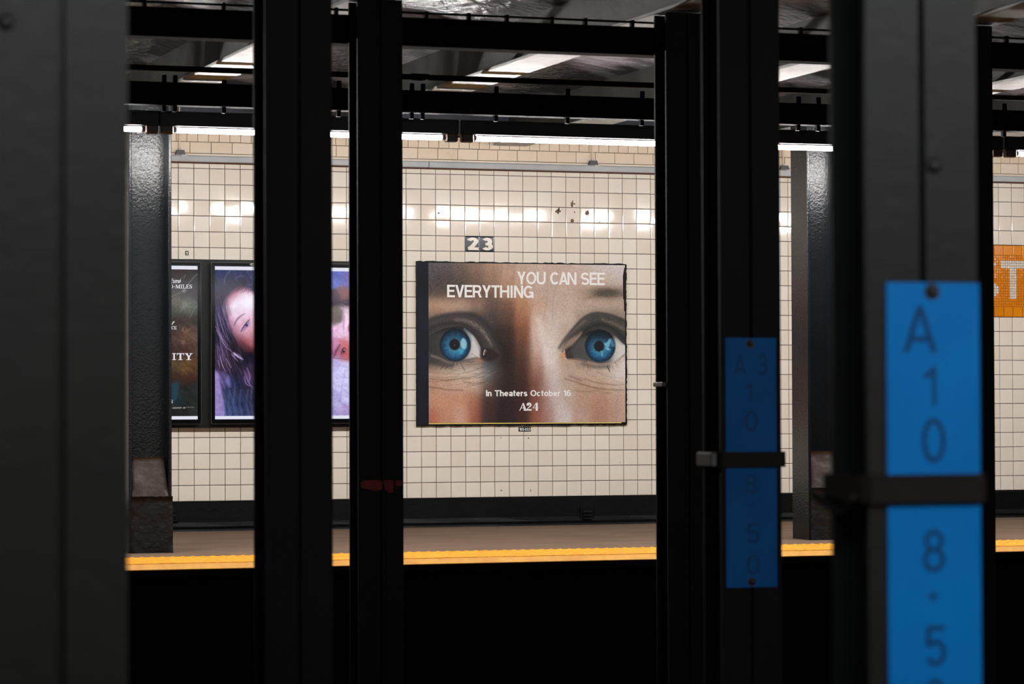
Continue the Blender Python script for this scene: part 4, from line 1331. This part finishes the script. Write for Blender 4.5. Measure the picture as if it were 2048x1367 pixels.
for q in range(6):
    a_ = -1.15 + q * 0.28
    C.mix(C.stroke(e2((1170 + 50 * math.cos(a_), 760 + 55 * math.sin(a_)), (1190 + 95 * math.cos(a_), 760 + 120 * math.sin(a_))), 1.5, 1.4, False, 0.4) * 0.8, (120, 196, 222))
C.mix(C.poly(e2((440, 850), (530, 800), (520, 900), (560, 985), (480, 1000), (430, 940)), 5) * 0.7, (62, 44, 42))
C.mix(C.poly(e2((330, 950), (380, 895), (425, 910), (440, 985), (400, 1000), (350, 985)), 3.5) * 0.85, (204, 150, 122))
C.mix(C.stroke(e2((418, 860), (415, 895)), 1.6, 1.4, False) * 0.8, (224, 216, 210))
C.mix(C.stroke(e2((420, 985), (455, 1005)), 1.4, 1.2, False) * 0.7, (222, 206, 196))
C.mix(C.stroke(e2((480, 1010), (650, 1010), (820, 1060), (1000, 1100), (1160, 1090), (1300, 1045), (1430, 940)), 3.2, 3) * 0.6, (150, 128, 124))
C.mix(C.stroke(e2((560, 1000), (700, 1020), (800, 1050)), 2.4, 2.4) * 0.5, (60, 50, 48))
C.mix(C.stroke(e2((740, 1080), (900, 1130), (1060, 1140), (1180, 1130)), 6.5, 7) * 0.55, (78, 72, 70))
for i in range(26):
    x = 640 + i * 26 + R.uniform(-14, 14)
    y = 1050 + 50 * math.sin((x - 500) / 900 * math.pi) + R.uniform(-10, 10)
    L = R.uniform(40, 105)
    C.mix(C.stroke(e2((x, y), (x + (x - 950) * 0.10 + R.uniform(5, 25), y + L)), 0.7, 0.9, False, 0.3) * 0.45, (58, 52, 50))
C.mix(C.stroke(e2((1150, 1120), (1195, 1225)), 2.0, 1.4, False, 0.3) * 0.85, (40, 36, 38))
c1 = lambda *P: [(1040 + x / 8.904, 740 + y / 8.904) for x, y in P]
for P, w_, a_ in ((((800, 150), (950, 195), (1150, 260), (1400, 330), (1700, 350), (1850, 352)), 2.4, .55), (((1150, 150), (1400, 230), (1700, 262), (1850, 250)), 1.8, .38), (((1350, 20), (1560, 110), (1850, 150)), 1.6, .3), (((880, 110), (960, 130), (1080, 180)), 4.0, .4), (((1300, 300), (1500, 325)), 2.2, .3)):
    C.mul(C.stroke(c1(*P), w_, 2.8) * a_, (0.62, 0.54, 0.46))
C.mix(C.blob(*c1((1780, 90))[0], 13, 9) * 0.6, (218, 212, 210))
for q in range(26):
    x = 870 + R.uniform(0, 95); y = 742 + R.uniform(0, 34)
    C.mul(C.stroke([(x, y), (x + R.uniform(8, 22), y + R.uniform(-4, 2)), (x + R.uniform(24, 46), y - R.uniform(2, 12))], 0.8, 1.2) * R.uniform(.15, .38), (0.6, 0.54, 0.5))
    C.mix(C.stroke([(x, y + 2.2), (x + 14, y + 1), (x + 32, y - 5)], 0.9, 1.6) * 0.14, (235, 224, 214))
for q in range(22):
    x = 1130 + R.uniform(0, 90); y = 744 + R.uniform(0, 36)
    C.mul(C.stroke([(x, y), (x + R.uniform(8, 22), y + R.uniform(2, 8)), (x + R.uniform(24, 46), y + R.uniform(5, 12))], 0.8, 1.2) * R.uniform(.12, .32), (0.66, 0.58, 0.5))
# nose highlights
C.mix(C.stroke([(1078, 640), (1085, 670), (1090, 700), (1094, 722)], 11, 12) * 0.55, (230, 222, 218))
C.mix(C.stroke([(1052, 640), (1056, 680), (1058, 720), (1060, 760)], 10, 10) * 0.25, (128, 78, 58))
C.mix(C.stroke([(1108, 752), (1106, 778), (1108, 800)], 7, 9) * 0.35, (214, 204, 206))
# faint tear lines in the paper at the top left
for P in (((862, 530), (866, 538), (868, 546)), ((872, 533), (878, 540)), ((912, 529), (918, 534), (914, 536)), ((860, 568), (863, 582), (861, 584))):
    C.mul(C.stroke(P, 1.0, 1.0) * 0.6, (0.45, 0.45, 0.48))
C.c += NR.normal(0, 5.0, C.c.shape[:2])[..., None]
M_PRINT = colour_attr('poster_print', 0.55, spec=0.15)
C.build('printed_sheet', M_PRINT, po, 1.0)
part('yellow_bottom_edge', MB().box(px0, px1 - 0.03, YP - 0.0026, YP, pz0 - 0.008, pz0 - 0.001), mat('pale_yellow_paper', srgb(226, 200, 110), 0.6), po)
for pts_ in (((1245.5, 552), (1246, 598), (1251, 598), (1251, 540), (1248.5, 534)), ((1247.5, 598), (1248, 622), (1251, 622), (1251, 596))):
    q = [(at(a_, b_, YP).x, at(a_, b_, YP).z) for a_, b_ in pts_]
    part('torn_edge', MB().prism_y(q, YP - 0.0032, YP - 0.0005), M_BLACK_PAINT, po)
YT = YP - 0.0032
words('headline_letter', 'YOU CAN SEE', 1034.6, 1209.6, 545, 568.0, YT, 0.165, M_WHITE, po, 0.0, 0.03)
words('headline_letter', 'EVERYTHING', 894.3, 1067.0, 571.0, 594.0, YT, 0.165, M_WHITE, po, 0.0, 0.03)
words('date_letter', 'In Theaters October 16', 972, 1141.6, 779.6, 792.0, YT, 0.175, M_WHITE, po)


def flat(polys, y, size=None):
    mb = MB()
    for P in polys:
        q = [(at(a_, b_, y).x, at(a_, b_, y).z) for a_, b_ in P]
        ar = sum(q[i - 1][0] * q[i][1] - q[i][0] * q[i - 1][1] for i in range(len(q)))
        if ar < 0:
            q = q[::-1]
        n0 = len(mb.v)
        mb.v += [(a_, y - 0.00012 * (n0 % 97) / 8, b_) for a_, b_ in q]
        mb.f.append(tuple(range(n0, n0 + len(q))))
    return mb


def arc(cx, cy, rx, ry, a0, a1, n=12):
    return [(cx + rx * math.cos(math.radians(a0 + (a1 - a0) * i / n)), cy + ry * math.sin(math.radians(a0 + (a1 - a0) * i / n))) for i in range(n + 1)]


# high-contrast maker's mark: thick and thin strokes
logo = [[(1045.5, 805.5), (1047.5, 805.5), (1053.5, 821), (1047.6, 821)], [(1045.6, 805.6), (1046.6, 806.8), (1040, 821), (1038.6, 821)], [(1042.4, 815), (1049.5, 815), (1049.8, 816), (1042, 816)],
        arc(1055.6, 808.3, 2.6, 2.6, 0, 360, 14)[:-1],
        arc(1057.5, 809.2, 5.6, 4.8, -110, 35, 10) + arc(1056.6, 809.6, 2.6, 3.4, 35, -80, 8),
        [(1062.1, 811.9), (1059.2, 811.2), (1050.6, 820.3), (1053.8, 818.2)], [(1050.6, 820.4), (1053.8, 817.6), (1063.5, 817.6), (1062.6, 821)],
        [(1071.2, 805.5), (1075.4, 804.6), (1075.4, 821), (1071.2, 821)], [(1071.4, 805.6), (1071.4, 807.4), (1066.6, 815.4), (1065, 815.4)], [(1065, 814.8), (1076.8, 814.8), (1076.8, 816), (1065, 816)]]
part('maker_mark', flat(logo, YT), M_WHITE, po)

# ---- advertising screens
YS = YW - 0.06
pn = thing('screen_mounting_panel', 'charcoal wall panel behind the three portrait advertising screens', 'panel', (at(500, 855, YW).x, YS, at(500, 855, YW).z))
a_, b_ = at(205, 855, YS), at(802, 519, YS)
zb_p, zt_p = at(420, 855, YS).z, at(420, 518.5, YS).z
part('sheet', MB().box(a_.x, b_.x, YS, YW - 0.0005, zb_p, zt_p, 0.004), M_PANEL, pn)
YV = YS - 0.045
SW = at(590, 680, YV).x - at(430, 680, YV).x
x2 = at(430, 680, YV).x
gap = at(429.8, 680, YV).x - at(395, 680, YV).x
zs0, zs1 = at(430, 838, YV).z, at(430, 532, YV).z


def rrect(x0, x1, z0, z1, r, n=5):
    out = []
    for (cx_, cz_, a0) in ((x1 - r, z0 + r, -90), (x1 - r, z1 - r, 0), (x0 + r, z1 - r, 90), (x0 + r, z0 + r, 180)):
        for i in range(n + 1):
            a = math.radians(a0 + 90 * i / n)
            out.append((cx_ + r * math.cos(a), cz_ + r * math.sin(a)))
    return out


M_SCREEN = colour_attr('lit_screen', 0.08, 1.0, 0.12)
screens = []
for i, lab in ((0, 'portrait screen with a dark film poster beside the left grey column'), (1, 'lit portrait screen showing a woman\'s face and long dark hair'), (2, 'lit portrait screen with faces and a pale shirt, seen between two black columns')):
    xa_ = x2 + (i - 1) * (SW + gap)
    t = thing('advertising_screen', lab, 'screen', (xa_ + SW / 2, YV, zs0 - 0.03), 'portrait advertising screens in a row')
    m2 = 0.027
    part('casing', MB().prism_y(rrect(xa_ - m2, xa_ + SW + m2, zs0 - 0.033, zs1 + 0.028, 0.012), YV + 0.004, YS - 0.0005), M_RIM, t)
    m3 = 0.0235
    bz = part('bezel', MB().prism_y(rrect(xa_ - m3, xa_ + SW + m3, zs0 - 0.0295, zs1 + 0.0245, 0.009), YV + 0.0005, YV + 0.0045), M_BEZEL, t)
    if i == 1:
        part('badge', flat([arc(512, 528.5, 13, 3.0, 0, 360, 20)[:-1]], YV + 0.0002), M_LIGHTGREY, bz)
        part('badge_mark', flat([arc(512, 528.5, 12, 2.2, 0, 360, 20)[:-1]], YV - 0.0001), M_INK, bz)
        part('badge_mark', flat([[(502.6, 527), (505.6, 527), (505.6, 527.8), (503.6, 527.8), (503.6, 529.4), (505.6, 529.4), (505.6, 530.2), (502.6, 530.2)], [(507, 527), (508, 527), (508, 529.4), (509.6, 529.4), (509.6, 530.2), (507, 530.2)]], YV - 0.0004), M_LIGHTGREY, bz)
    screens.append((t, xa_))
zb0 = zs1 - (at(430, 532, YV).z - at(430, 539.2, YV).z)
zb1 = zs0 + (at(430, 831.5, YV).z - at(430, 838, YV).z)
for t, xa_ in screens:
    for za, zb4 in ((zb0, zs1), (zs0, zb1)):
        part('white_bar', MB().add([(xa_, YV, za), (xa_ + SW, YV, za), (xa_ + SW, YV, zb4), (xa_, YV, zb4)], [(0, 1, 2, 3)]), M_GLOW_WHITE, t)

# left screen: dark film poster
t, xa_ = screens[0]
S = Canvas(xa_, xa_ + SW, zb1, zb0, YV, 190, 330)
S.spread([(300, 560, 40, 32, 32), (370, 545, 48, 38, 38), (395, 560, 40, 34, 36), (345, 585, 40, 36, 36), (370, 590, 52, 48, 48), (395, 590, 34, 30, 32), (350, 602, 110, 108, 96), (375, 606, 140, 142, 128), (395, 606, 96, 104, 96), (350, 620, 78, 82, 74), (380, 622, 92, 98, 88),
          (350, 645, 56, 50, 46), (370, 640, 66, 56, 50), (390, 640, 60, 58, 54), (350, 670, 80, 60, 52), (372, 670, 96, 68, 56), (392, 665, 100, 78, 68), (350, 700, 64, 48, 46), (375, 700, 82, 54, 48), (392, 700, 84, 62, 54), (350, 730, 84, 70, 48), (372, 735, 104, 76, 46), (392, 732, 84, 60, 38),
          (350, 755, 62, 40, 30), (380, 755, 64, 40, 28), (350, 775, 40, 48, 54), (380, 775, 34, 34, 32), (395, 775, 50, 54, 54), (350, 800, 30, 48, 52), (380, 800, 36, 40, 36), (360, 825, 32, 34, 30), (392, 825, 44, 46, 46), (260, 600, 70, 60, 56), (260, 700, 80, 60, 48), (260, 800, 40, 40, 40)], 13, 13)
S.c *= (1 + 0.10 * S.noise(3, 31) + 0.10 * S.noise(7, 32, 3, 0.6))[..., None]
S.mix(S.poly([(343, 766), (356, 764), (356, 785), (352, 800), (343, 802)], 3) * 0.7, (34, 74, 88))
S.mix(S.ell(368.5, 581, 4, 4, 0.5), (112, 108, 106))
for P, a2 in ((((369, 578), (385, 557), (395, 547)), .8), (((367, 556), (371, 549)), .7), (((345, 592), (358, 586), (368, 581)), .5), (((361, 625), (366, 612)), .5), (((380, 634), (392, 612)), .6), (((364, 662), (368, 652)), .5), (((372, 664), (382, 655)), .5)):
    S.mix(S.stroke(P, 1.2, 1.2) * a2, (176, 160, 150))
for i in range(34):
    x = 345 + R.uniform(0, 50); y = 640 + R.uniform(0, 110)
    S.mix(S.stroke([(x, y), (x + R.uniform(3, 10), y + R.uniform(5, 16))], 0.8, 1.0, False) * 0.3, (150, 118, 98))
S.mix(S.ell(366, 684, 4, 4, 0.8) * 0.5, (140, 122, 110))
S.build('lit_picture', M_SCREEN, t, 0.85, None, 0.006)
M_SCR_TXT = emit('lit_screen_lettering', srgb(238, 236, 244), 0.9)
yt = YV - 0.0006
words('caption_letter', 'Esmé', 339.5, 361, 557.5, 565.4, yt, 0.13, M_SCR_TXT, t, 0.28)


def serif(chars, px0_, px1_, py0_, py1_):
    """slab serif capitals from bars, fitted into a pixel box"""
    G = {'I': [[(.3, 0), (.7, 0), (.7, 1), (.3, 1)], [(0, 0), (1, 0), (1, .10), (0, .10)], [(0, .9), (1, .9), (1, 1), (0, 1)]],
         'T': [[(.38, 0), (.62, 0), (.62, 1), (.38, 1)], [(.2, .92), (.8, .92), (.8, 1), (.2, 1)], [(0, 0), (1, 0), (1, .11), (0, .11)], [(0, .0), (.08, .0), (.08, .3), (0, .3)], [(.92, 0), (1, 0), (1, .3), (.92, .3)]],
         'Y': [[(.38, .5), (.62, .5), (.62, 1), (.38, 1)], [(.2, .92), (.8, .92), (.8, 1), (.2, 1)], [(.05, .0), (.30, .0), (.62, .55), (.40, .58)], [(.80, 0), (.92, 0), (.62, .58), (.50, .52)], [(0, 0), (.42, 0), (.42, .09), (0, .09)], [(.62, 0), (1, 0), (1, .09), (.62, .09)]],
         'D': [[(.1, 0), (.3, 0), (.3, 1), (.1, 1)], [(0, 0), (.55, 0), (.55, .08), (0, .08)], [(0, .92), (.55, .92), (.55, 1), (0, 1)], [(.5, 0), (.75, .05), (.92, .2), (1, .5), (.92, .8), (.75, .95), (.5, 1), (.5, .92), (.68, .86), (.78, .7), (.8, .5), (.78, .3), (.68, .14), (.5, .08)]],
         '-': [[(.1, .5), (.9, .5), (.9, .62), (.1, .62)]],
         'M': [[(.08, 0), (.2, 0), (.2, 1), (.08, 1)], [(.78, 0), (.95, 0), (.95, 1), (.78, 1)], [(.1, 0), (.26, 0), (.55, .8), (.48, 1)], [(.78, 0), (.9, 0), (.54, 1), (.46, .86)], [(0, .92), (.3, .92), (.3, 1), (0, 1)], [(.7, .92), (1, .92), (1, 1), (.7, 1)]],
         'L': [[(.12, 0), (.38, 0), (.38, 1), (.12, 1)], [(0, 0), (.52, 0), (.52, .08), (0, .08)], [(0, .92), (1, .92), (1, 1), (0, 1)], [(.9, .68), (1, .68), (1, 1), (.9, 1)]],
         'E': [[(.12, 0), (.38, 0), (.38, 1), (.12, 1)], [(0, 0), (1, 0), (1, .08), (0, .08)], [(0, .92), (1, .92), (1, 1), (0, 1)], [(.3, .46), (.75, .46), (.75, .54), (.3, .54)], [(.9, .68), (1, .68), (1, 1), (.9, 1)], [(.9, 0), (1, 0), (1, .26), (.9, .26)]],
         'S': [[(1, .05), (1, .28), (.9, .28), (.8, .12), (.5, .08), (.3, .16), (.3, .28), (.5, .4), (.85, .54), (1, .7), (.95, .9), (.6, 1), (.2, .96), (0, 1), (0, .7), (.1, .7), (.22, .88), (.5, .93), (.7, .86), (.72, .74), (.5, .6), (.15, .46), (0, .28), (.08, .1), (.4, 0), (.8, .04)]],
         'C': [[(1, .05), (1, .3), (.9, .3), (.8, .12), (.55, .08), (.36, .2), (.3, .5), (.36, .8), (.58, .92), (.85, .86), (1, .7), (1, .82), (.85, .96), (.5, 1), (.2, .9), (.04, .7), (0, .5), (.04, .3), (.2, .1), (.5, 0), (.85, .05)]]}
    wd = {'I': .5, 'T': 1.0, 'Y': 1.05, 'D': 1.0, '-': .45, 'M': 1.25, 'L': .85, 'E': .85, 'S': .72, 'C': .95}
    tot = sum(wd[c] for c in chars) + 0.12 * (len(chars) - 1)
    u = 0
    out = []
    for c in chars:
        for P in G[c]:
            out.append([(px0_ + (u + x * wd[c]) / tot * (px1_ - px0_), py0_ + y * (py1_ - py0_)) for x, y in P])
        u += wd[c] + 0.12
    return out


part('caption', flat(serif('D-MILES', 339, 384.4, 568.8, 576.4), yt), M_SCR_TXT, t)
part('caption_letter', glyph_px('f', 342.8, 346.8, 642, 648.2, yt, 0.14, 0.3), M_SCR_TXT, t)
part('caption', flat(serif('CE', 342.5, 353.2, 652, 658.2), yt), M_SCR_TXT, t)
part('film_title', flat(serif('ITY', 344.6, 385, 706, 719.4), yt), M_SCR_TXT, t)
part('caption', flat(serif('S', 342.2, 345.4, 799, 806), yt), M_SCR_TXT, t)
M_SCR_DIM = emit('dim_screen_lettering', srgb(160, 158, 156), 0.6)
part('small_print', flat([[(344.5, 814), (363.5, 813.6), (363.5, 816.4), (344.5, 816.8)], [(366, 813.4), (371, 813.3), (371, 816.6), (366, 816.7)]], yt), M_SCR_DIM, t)
words('small_print', 'F O C U S', 373, 388, 812.6, 815.2, yt, 0.2, M_SCR_DIM, t)

# middle screen: face and long hair
t, xa_ = screens[1]
S = Canvas(xa_, xa_ + SW, zb1, zb0, YV, 210, 400)
S.spread([(435, 545, 44, 52, 92), (470, 545, 52, 58, 92), (505, 545, 64, 66, 104), (560, 548, 70, 74, 120), (435, 570, 48, 46, 72), (470, 565, 44, 44, 68), (505, 565, 60, 60, 86), (435, 600, 46, 40, 58), (435, 640, 52, 48, 70), (445, 680, 44, 40, 54), (435, 710, 70, 58, 86), (470, 705, 44, 36, 42), (500, 715, 30, 28, 38),
          (450, 730, 54, 44, 56), (480, 735, 44, 38, 52), (505, 740, 58, 48, 72), (440, 760, 100, 84, 140), (465, 770, 46, 50, 78), (490, 775, 40, 42, 62), (505, 770, 56, 46, 68), (455, 800, 56, 66, 100), (480, 800, 48, 56, 86), (505, 805, 46, 48, 72), (460, 825, 58, 72, 112), (490, 825, 52, 64, 100), (508, 825, 62, 60, 90),
          (560, 600, 210, 160, 180), (560, 680, 170, 110, 120), (560, 740, 60, 46, 60), (560, 800, 80, 70, 110)], 15, 15)
hair = S.noise(1.5, 41, 9, 1.25)
S.c *= (1 + 0.22 * hair + 0.08 * S.noise(5, 42))[..., None]
S.mix(S.stroke([(452, 571), (449, 562), (453, 550), (461, 541)], 2.2, 2.0) * 0.5, (112, 116, 150))
S.mix(S.stroke([(474, 562), (472, 557), (478, 552), (486, 552), (491, 558), (493, 566), (502, 571)], 3.0, 3.0) * 0.45, (104, 108, 142))
S.mix(S.stroke([(446, 580), (458, 572), (474, 570), (490, 562)], 16, 10) * 0.75, (46, 42, 60))
face = S.poly([(454, 596), (466, 582), (482, 574), (497, 577), (515, 590), (545, 600), (570, 640), (566, 700), (535, 735), (508, 708), (490, 700), (474, 680), (459, 652), (449, 626), (449, 606)], 9)
fc = np.zeros_like(S.c)
for k in range(3):
    fc[..., k] = np.interp(S.yy + 0.30 * (S.x - 485), [572, 590, 604, 640, 662, 684, 700, 716], [(190, 120, 146)[k], (226, 186, 206)[k], (242, 226, 244)[k], (226, 186, 210)[k], (214, 164, 182)[k], (176, 112, 122)[k], (120, 70, 80)[k], (70, 40, 50)[k]])
fc *= (1 + 0.03 * S.noise(3, 43) + 0.03 * S.noise(8, 44))[..., None]
S.c += face[..., None] * (fc - S.c)
inner = S.poly([(462, 600), (472, 588), (484, 580), (500, 582), (520, 596), (560, 620), (560, 690), (530, 715), (508, 690), (492, 682), (478, 664), (464, 640), (458, 618)], 16)
S.mul(face * (1 - inner) * 0.7, (0.66, 0.50, 0.58))
S.mix(face * S.blob(497, 604, 19, 19) * 0.8, (246, 242, 255))
S.mix(face * S.blob(512, 628, 5, 12) * 0.45, (206, 130, 130))
S.mix(face * S.blob(503, 688, 12, 8, 0.5) * 0.5, (208, 126, 122))
S.mix(face * S.blob(484, 692, 20, 9, 0.55) * 0.75, (84, 52, 62))
# brow and narrow eye, seen tilted
S.mix(S.stroke([(468, 651), (472, 642), (479, 633.5), (489, 627)], 3.4, 3.0, True, 0.7) * 0.6, (92, 62, 84))
S.mix(S.stroke([(477, 656), (484, 648), (492, 641), (499, 634)], 1.4, 2.2, True, 0.5) * 0.4, (168, 122, 150))
S.mix(S.ell(491, 651, 12.5, 3.4, 0.7, -0.92) * 0.55, (120, 96, 140))
S.mix(S.ell(493.2, 650, 2.9, 3.0, 0.4) * 0.9, (72, 76, 136))
S.mix(S.ell(493.4, 650, 1.3, 1.4, 0.6), (30, 26, 50))
S.mix(S.stroke([(481.5, 663), (485, 656.5), (490, 649), (496, 641.8), (500, 637.5)], 1.9, 1.6, True, 0.6) * 0.8, (56, 42, 68))
S.mix(S.stroke([(482, 663), (489, 659.5), (496, 653), (500, 646)], 1.0, 1.4, True, 0.4) * 0.5, (104, 74, 100))
for q in range(44):
    x = 448 + R.uniform(-6, 5); y = 590 + q * 2.2
    S.mix(S.stroke([(x, y), (x + R.uniform(0, 5), y + 18), (x + R.uniform(3, 13), y + 38)], 1.0, 1.5) * 0.42, R.choice(((50, 42, 62), (74, 62, 92), (38, 32, 48))))
for q in range(30):
    x = 448 + q * 2.0
    S.mix(S.stroke([(x, 584 + R.uniform(-6, 3)), (x + 6, 575 + R.uniform(-4, 3)), (x + 16, 570 + R.uniform(-5, 5))], 1.1, 1.6) * 0.42, R.choice(((44, 38, 56), (66, 58, 84), (36, 32, 48))))
for i in range(70):
    x = 431 + abs(R.gauss(0, 14)); y = 590 + R.uniform(0, 110)
    S.mix(S.stroke([(x, y), (x + R.uniform(2, 8), y + 22), (x + R.uniform(8, 22), y + 48)], 0.8, 0.9) * 0.35 * (1 - face), (136, 120, 168))
for P in (((431, 652), (442, 672), (456, 692)), ((433, 660), (450, 690), (462, 702)), ((440, 712), (445, 730), (451, 742)), ((436, 720), (440, 736)), ((466, 704), (478, 714), (486, 718)), ((462, 708), (470, 716), (476, 722)), ((452, 716), (462, 735)), ((489, 742), (496, 762), (506, 776)), ((494, 735), (500, 752), (498, 764)), ((488, 752), (492, 766), (500, 772))):
    S.mix(S.stroke(P, 1.6, 1.6, True, 0.5) * 0.75, (176, 150, 200))
S.mix(S.poly([(465, 704), (472, 705), (482, 713), (486, 719), (476, 716), (468, 711)], 4) * np.clip(0.55 + 0.6 * S.noise(1.2, 46, 6, 0.75), 0, 1), (186, 164, 222))
S.mix(S.blob(496, 755, 7, 14, -0.3) * 0.5, (130, 98, 150))
S.mix(S.poly([(428, 738), (437, 748), (441, 772), (447, 800), (449, 834), (428, 834)], 5) * np.clip(0.85 + 0.15 * S.noise(5, 47), 0, 1), (160, 142, 204))
S.mix(S.poly([(451, 762), (456, 751), (461, 766), (460, 775), (455, 770)], 6) * 0.7, (130, 130, 196))
for x0 in (460, 470, 482, 496, 504):
    S.mix(S.stroke([(x0, 780 + R.uniform(-8, 8)), (x0 - 3, 805), (x0 + 2, 832)], 3, 4) * 0.4, (98, 106, 150))
S.build('lit_picture', M_SCREEN, t, 1.02, None, 0.014)

# right screen: faces and a pale shirt
t, xa_ = screens[2]
S = Canvas(xa_, xa_ + SW, zb1, zb0, YV, 200, 400)
S.spread([(640, 550, 100, 106, 178), (670, 555, 100, 108, 186), (700, 560, 112, 110, 176), (760, 555, 100, 104, 170), (640, 590, 110, 76, 84), (690, 590, 126, 82, 86), (740, 590, 140, 92, 96), (670, 600, 66, 46, 60), (695, 604, 92, 70, 80), (672, 632, 112, 96, 96), (672, 622, 124, 116, 108), (690, 618, 214, 190, 206), (697, 630, 238, 208, 230),
          (672, 660, 226, 180, 214), (688, 660, 240, 206, 236), (700, 670, 230, 180, 200), (668, 690, 204, 140, 176), (690, 690, 206, 120, 130), (700, 700, 196, 104, 104), (672, 708, 170, 96, 124), (696, 712, 188, 100, 104), (670, 722, 186, 180, 226), (695, 730, 206, 202, 240), (680, 760, 202, 198, 240), (700, 790, 196, 188, 232), (670, 800, 178, 170, 220), (690, 825, 172, 152, 204), (660, 825, 160, 148, 204),
          (750, 640, 220, 170, 180), (750, 700, 190, 110, 110), (750, 780, 190, 186, 230), (640, 650, 90, 70, 80), (640, 760, 190, 186, 230)], 9, 10)
S.c *= (1 + 0.06 * S.noise(3, 51) + 0.05 * S.noise(6, 52, 3, 0.5))[..., None]
S.mix(S.poly([(655, 588), (668, 590), (680, 600), (702, 598), (704, 609), (684, 613), (672, 610), (655, 616)], 7) * np.clip(0.65 + 0.4 * S.noise(1.6, 53, 5, 0.4), 0, 1), (58, 44, 58))
S.mix(S.poly([(655, 616), (678, 613), (687, 622), (684, 638), (672, 647), (655, 652)], 8) * np.clip(0.55 + 0.35 * S.noise(2.2, 54), 0, 1), (112, 100, 102))
S.mix(S.stroke([(689, 632), (687, 648), (688, 666)], 3.0, 3.5, True, 0.5) * 0.5, (158, 108, 140))
S.mix(S.ell(701, 656, 5, 8, 0.8) * 0.75, (104, 58, 70))
S.mix(S.ell(702, 656, 2.4, 4, 0.7) * 0.8, (50, 32, 48))
S.mix(S.stroke([(668, 714), (672, 702), (680, 689)], 3.4, 4, True, 0.4) * 0.65, (74, 46, 62))
S.mix(S.ell(687, 702, 4.6, 7.0, 0.8, 0.15) * 0.6, (128, 76, 84))
S.mix(S.stroke([(683, 708), (684, 700), (688, 695), (692, 697)], 1.4, 1.6) * 0.7, (62, 36, 48))
S.mix(S.ell(687.4, 701.5, 2.3, 3.4, 0.5), (50, 42, 66))
S.mix(S.ell(688, 699.8, 0.8, 0.9, 0.6), (214, 208, 230))
S.mix(S.stroke([(668, 716), (680, 716.5), (694, 718), (706, 722)], 1.6, 2.0) * 0.6, (120, 78, 100))
for P in (((668, 745), (680, 752), (702, 756)), ((668, 770), (684, 776), (700, 790)), ((672, 724), (684, 732), (702, 734)), ((676, 800), (688, 808), (700, 826)), ((690, 740), (684, 772), (680, 800))):
    S.mul(S.stroke(P, 1.4, 2.0) * 0.45, (0.78, 0.76, 0.86))
S.build('lit_picture', M_SCREEN, t, 1.02, None, 0.014)
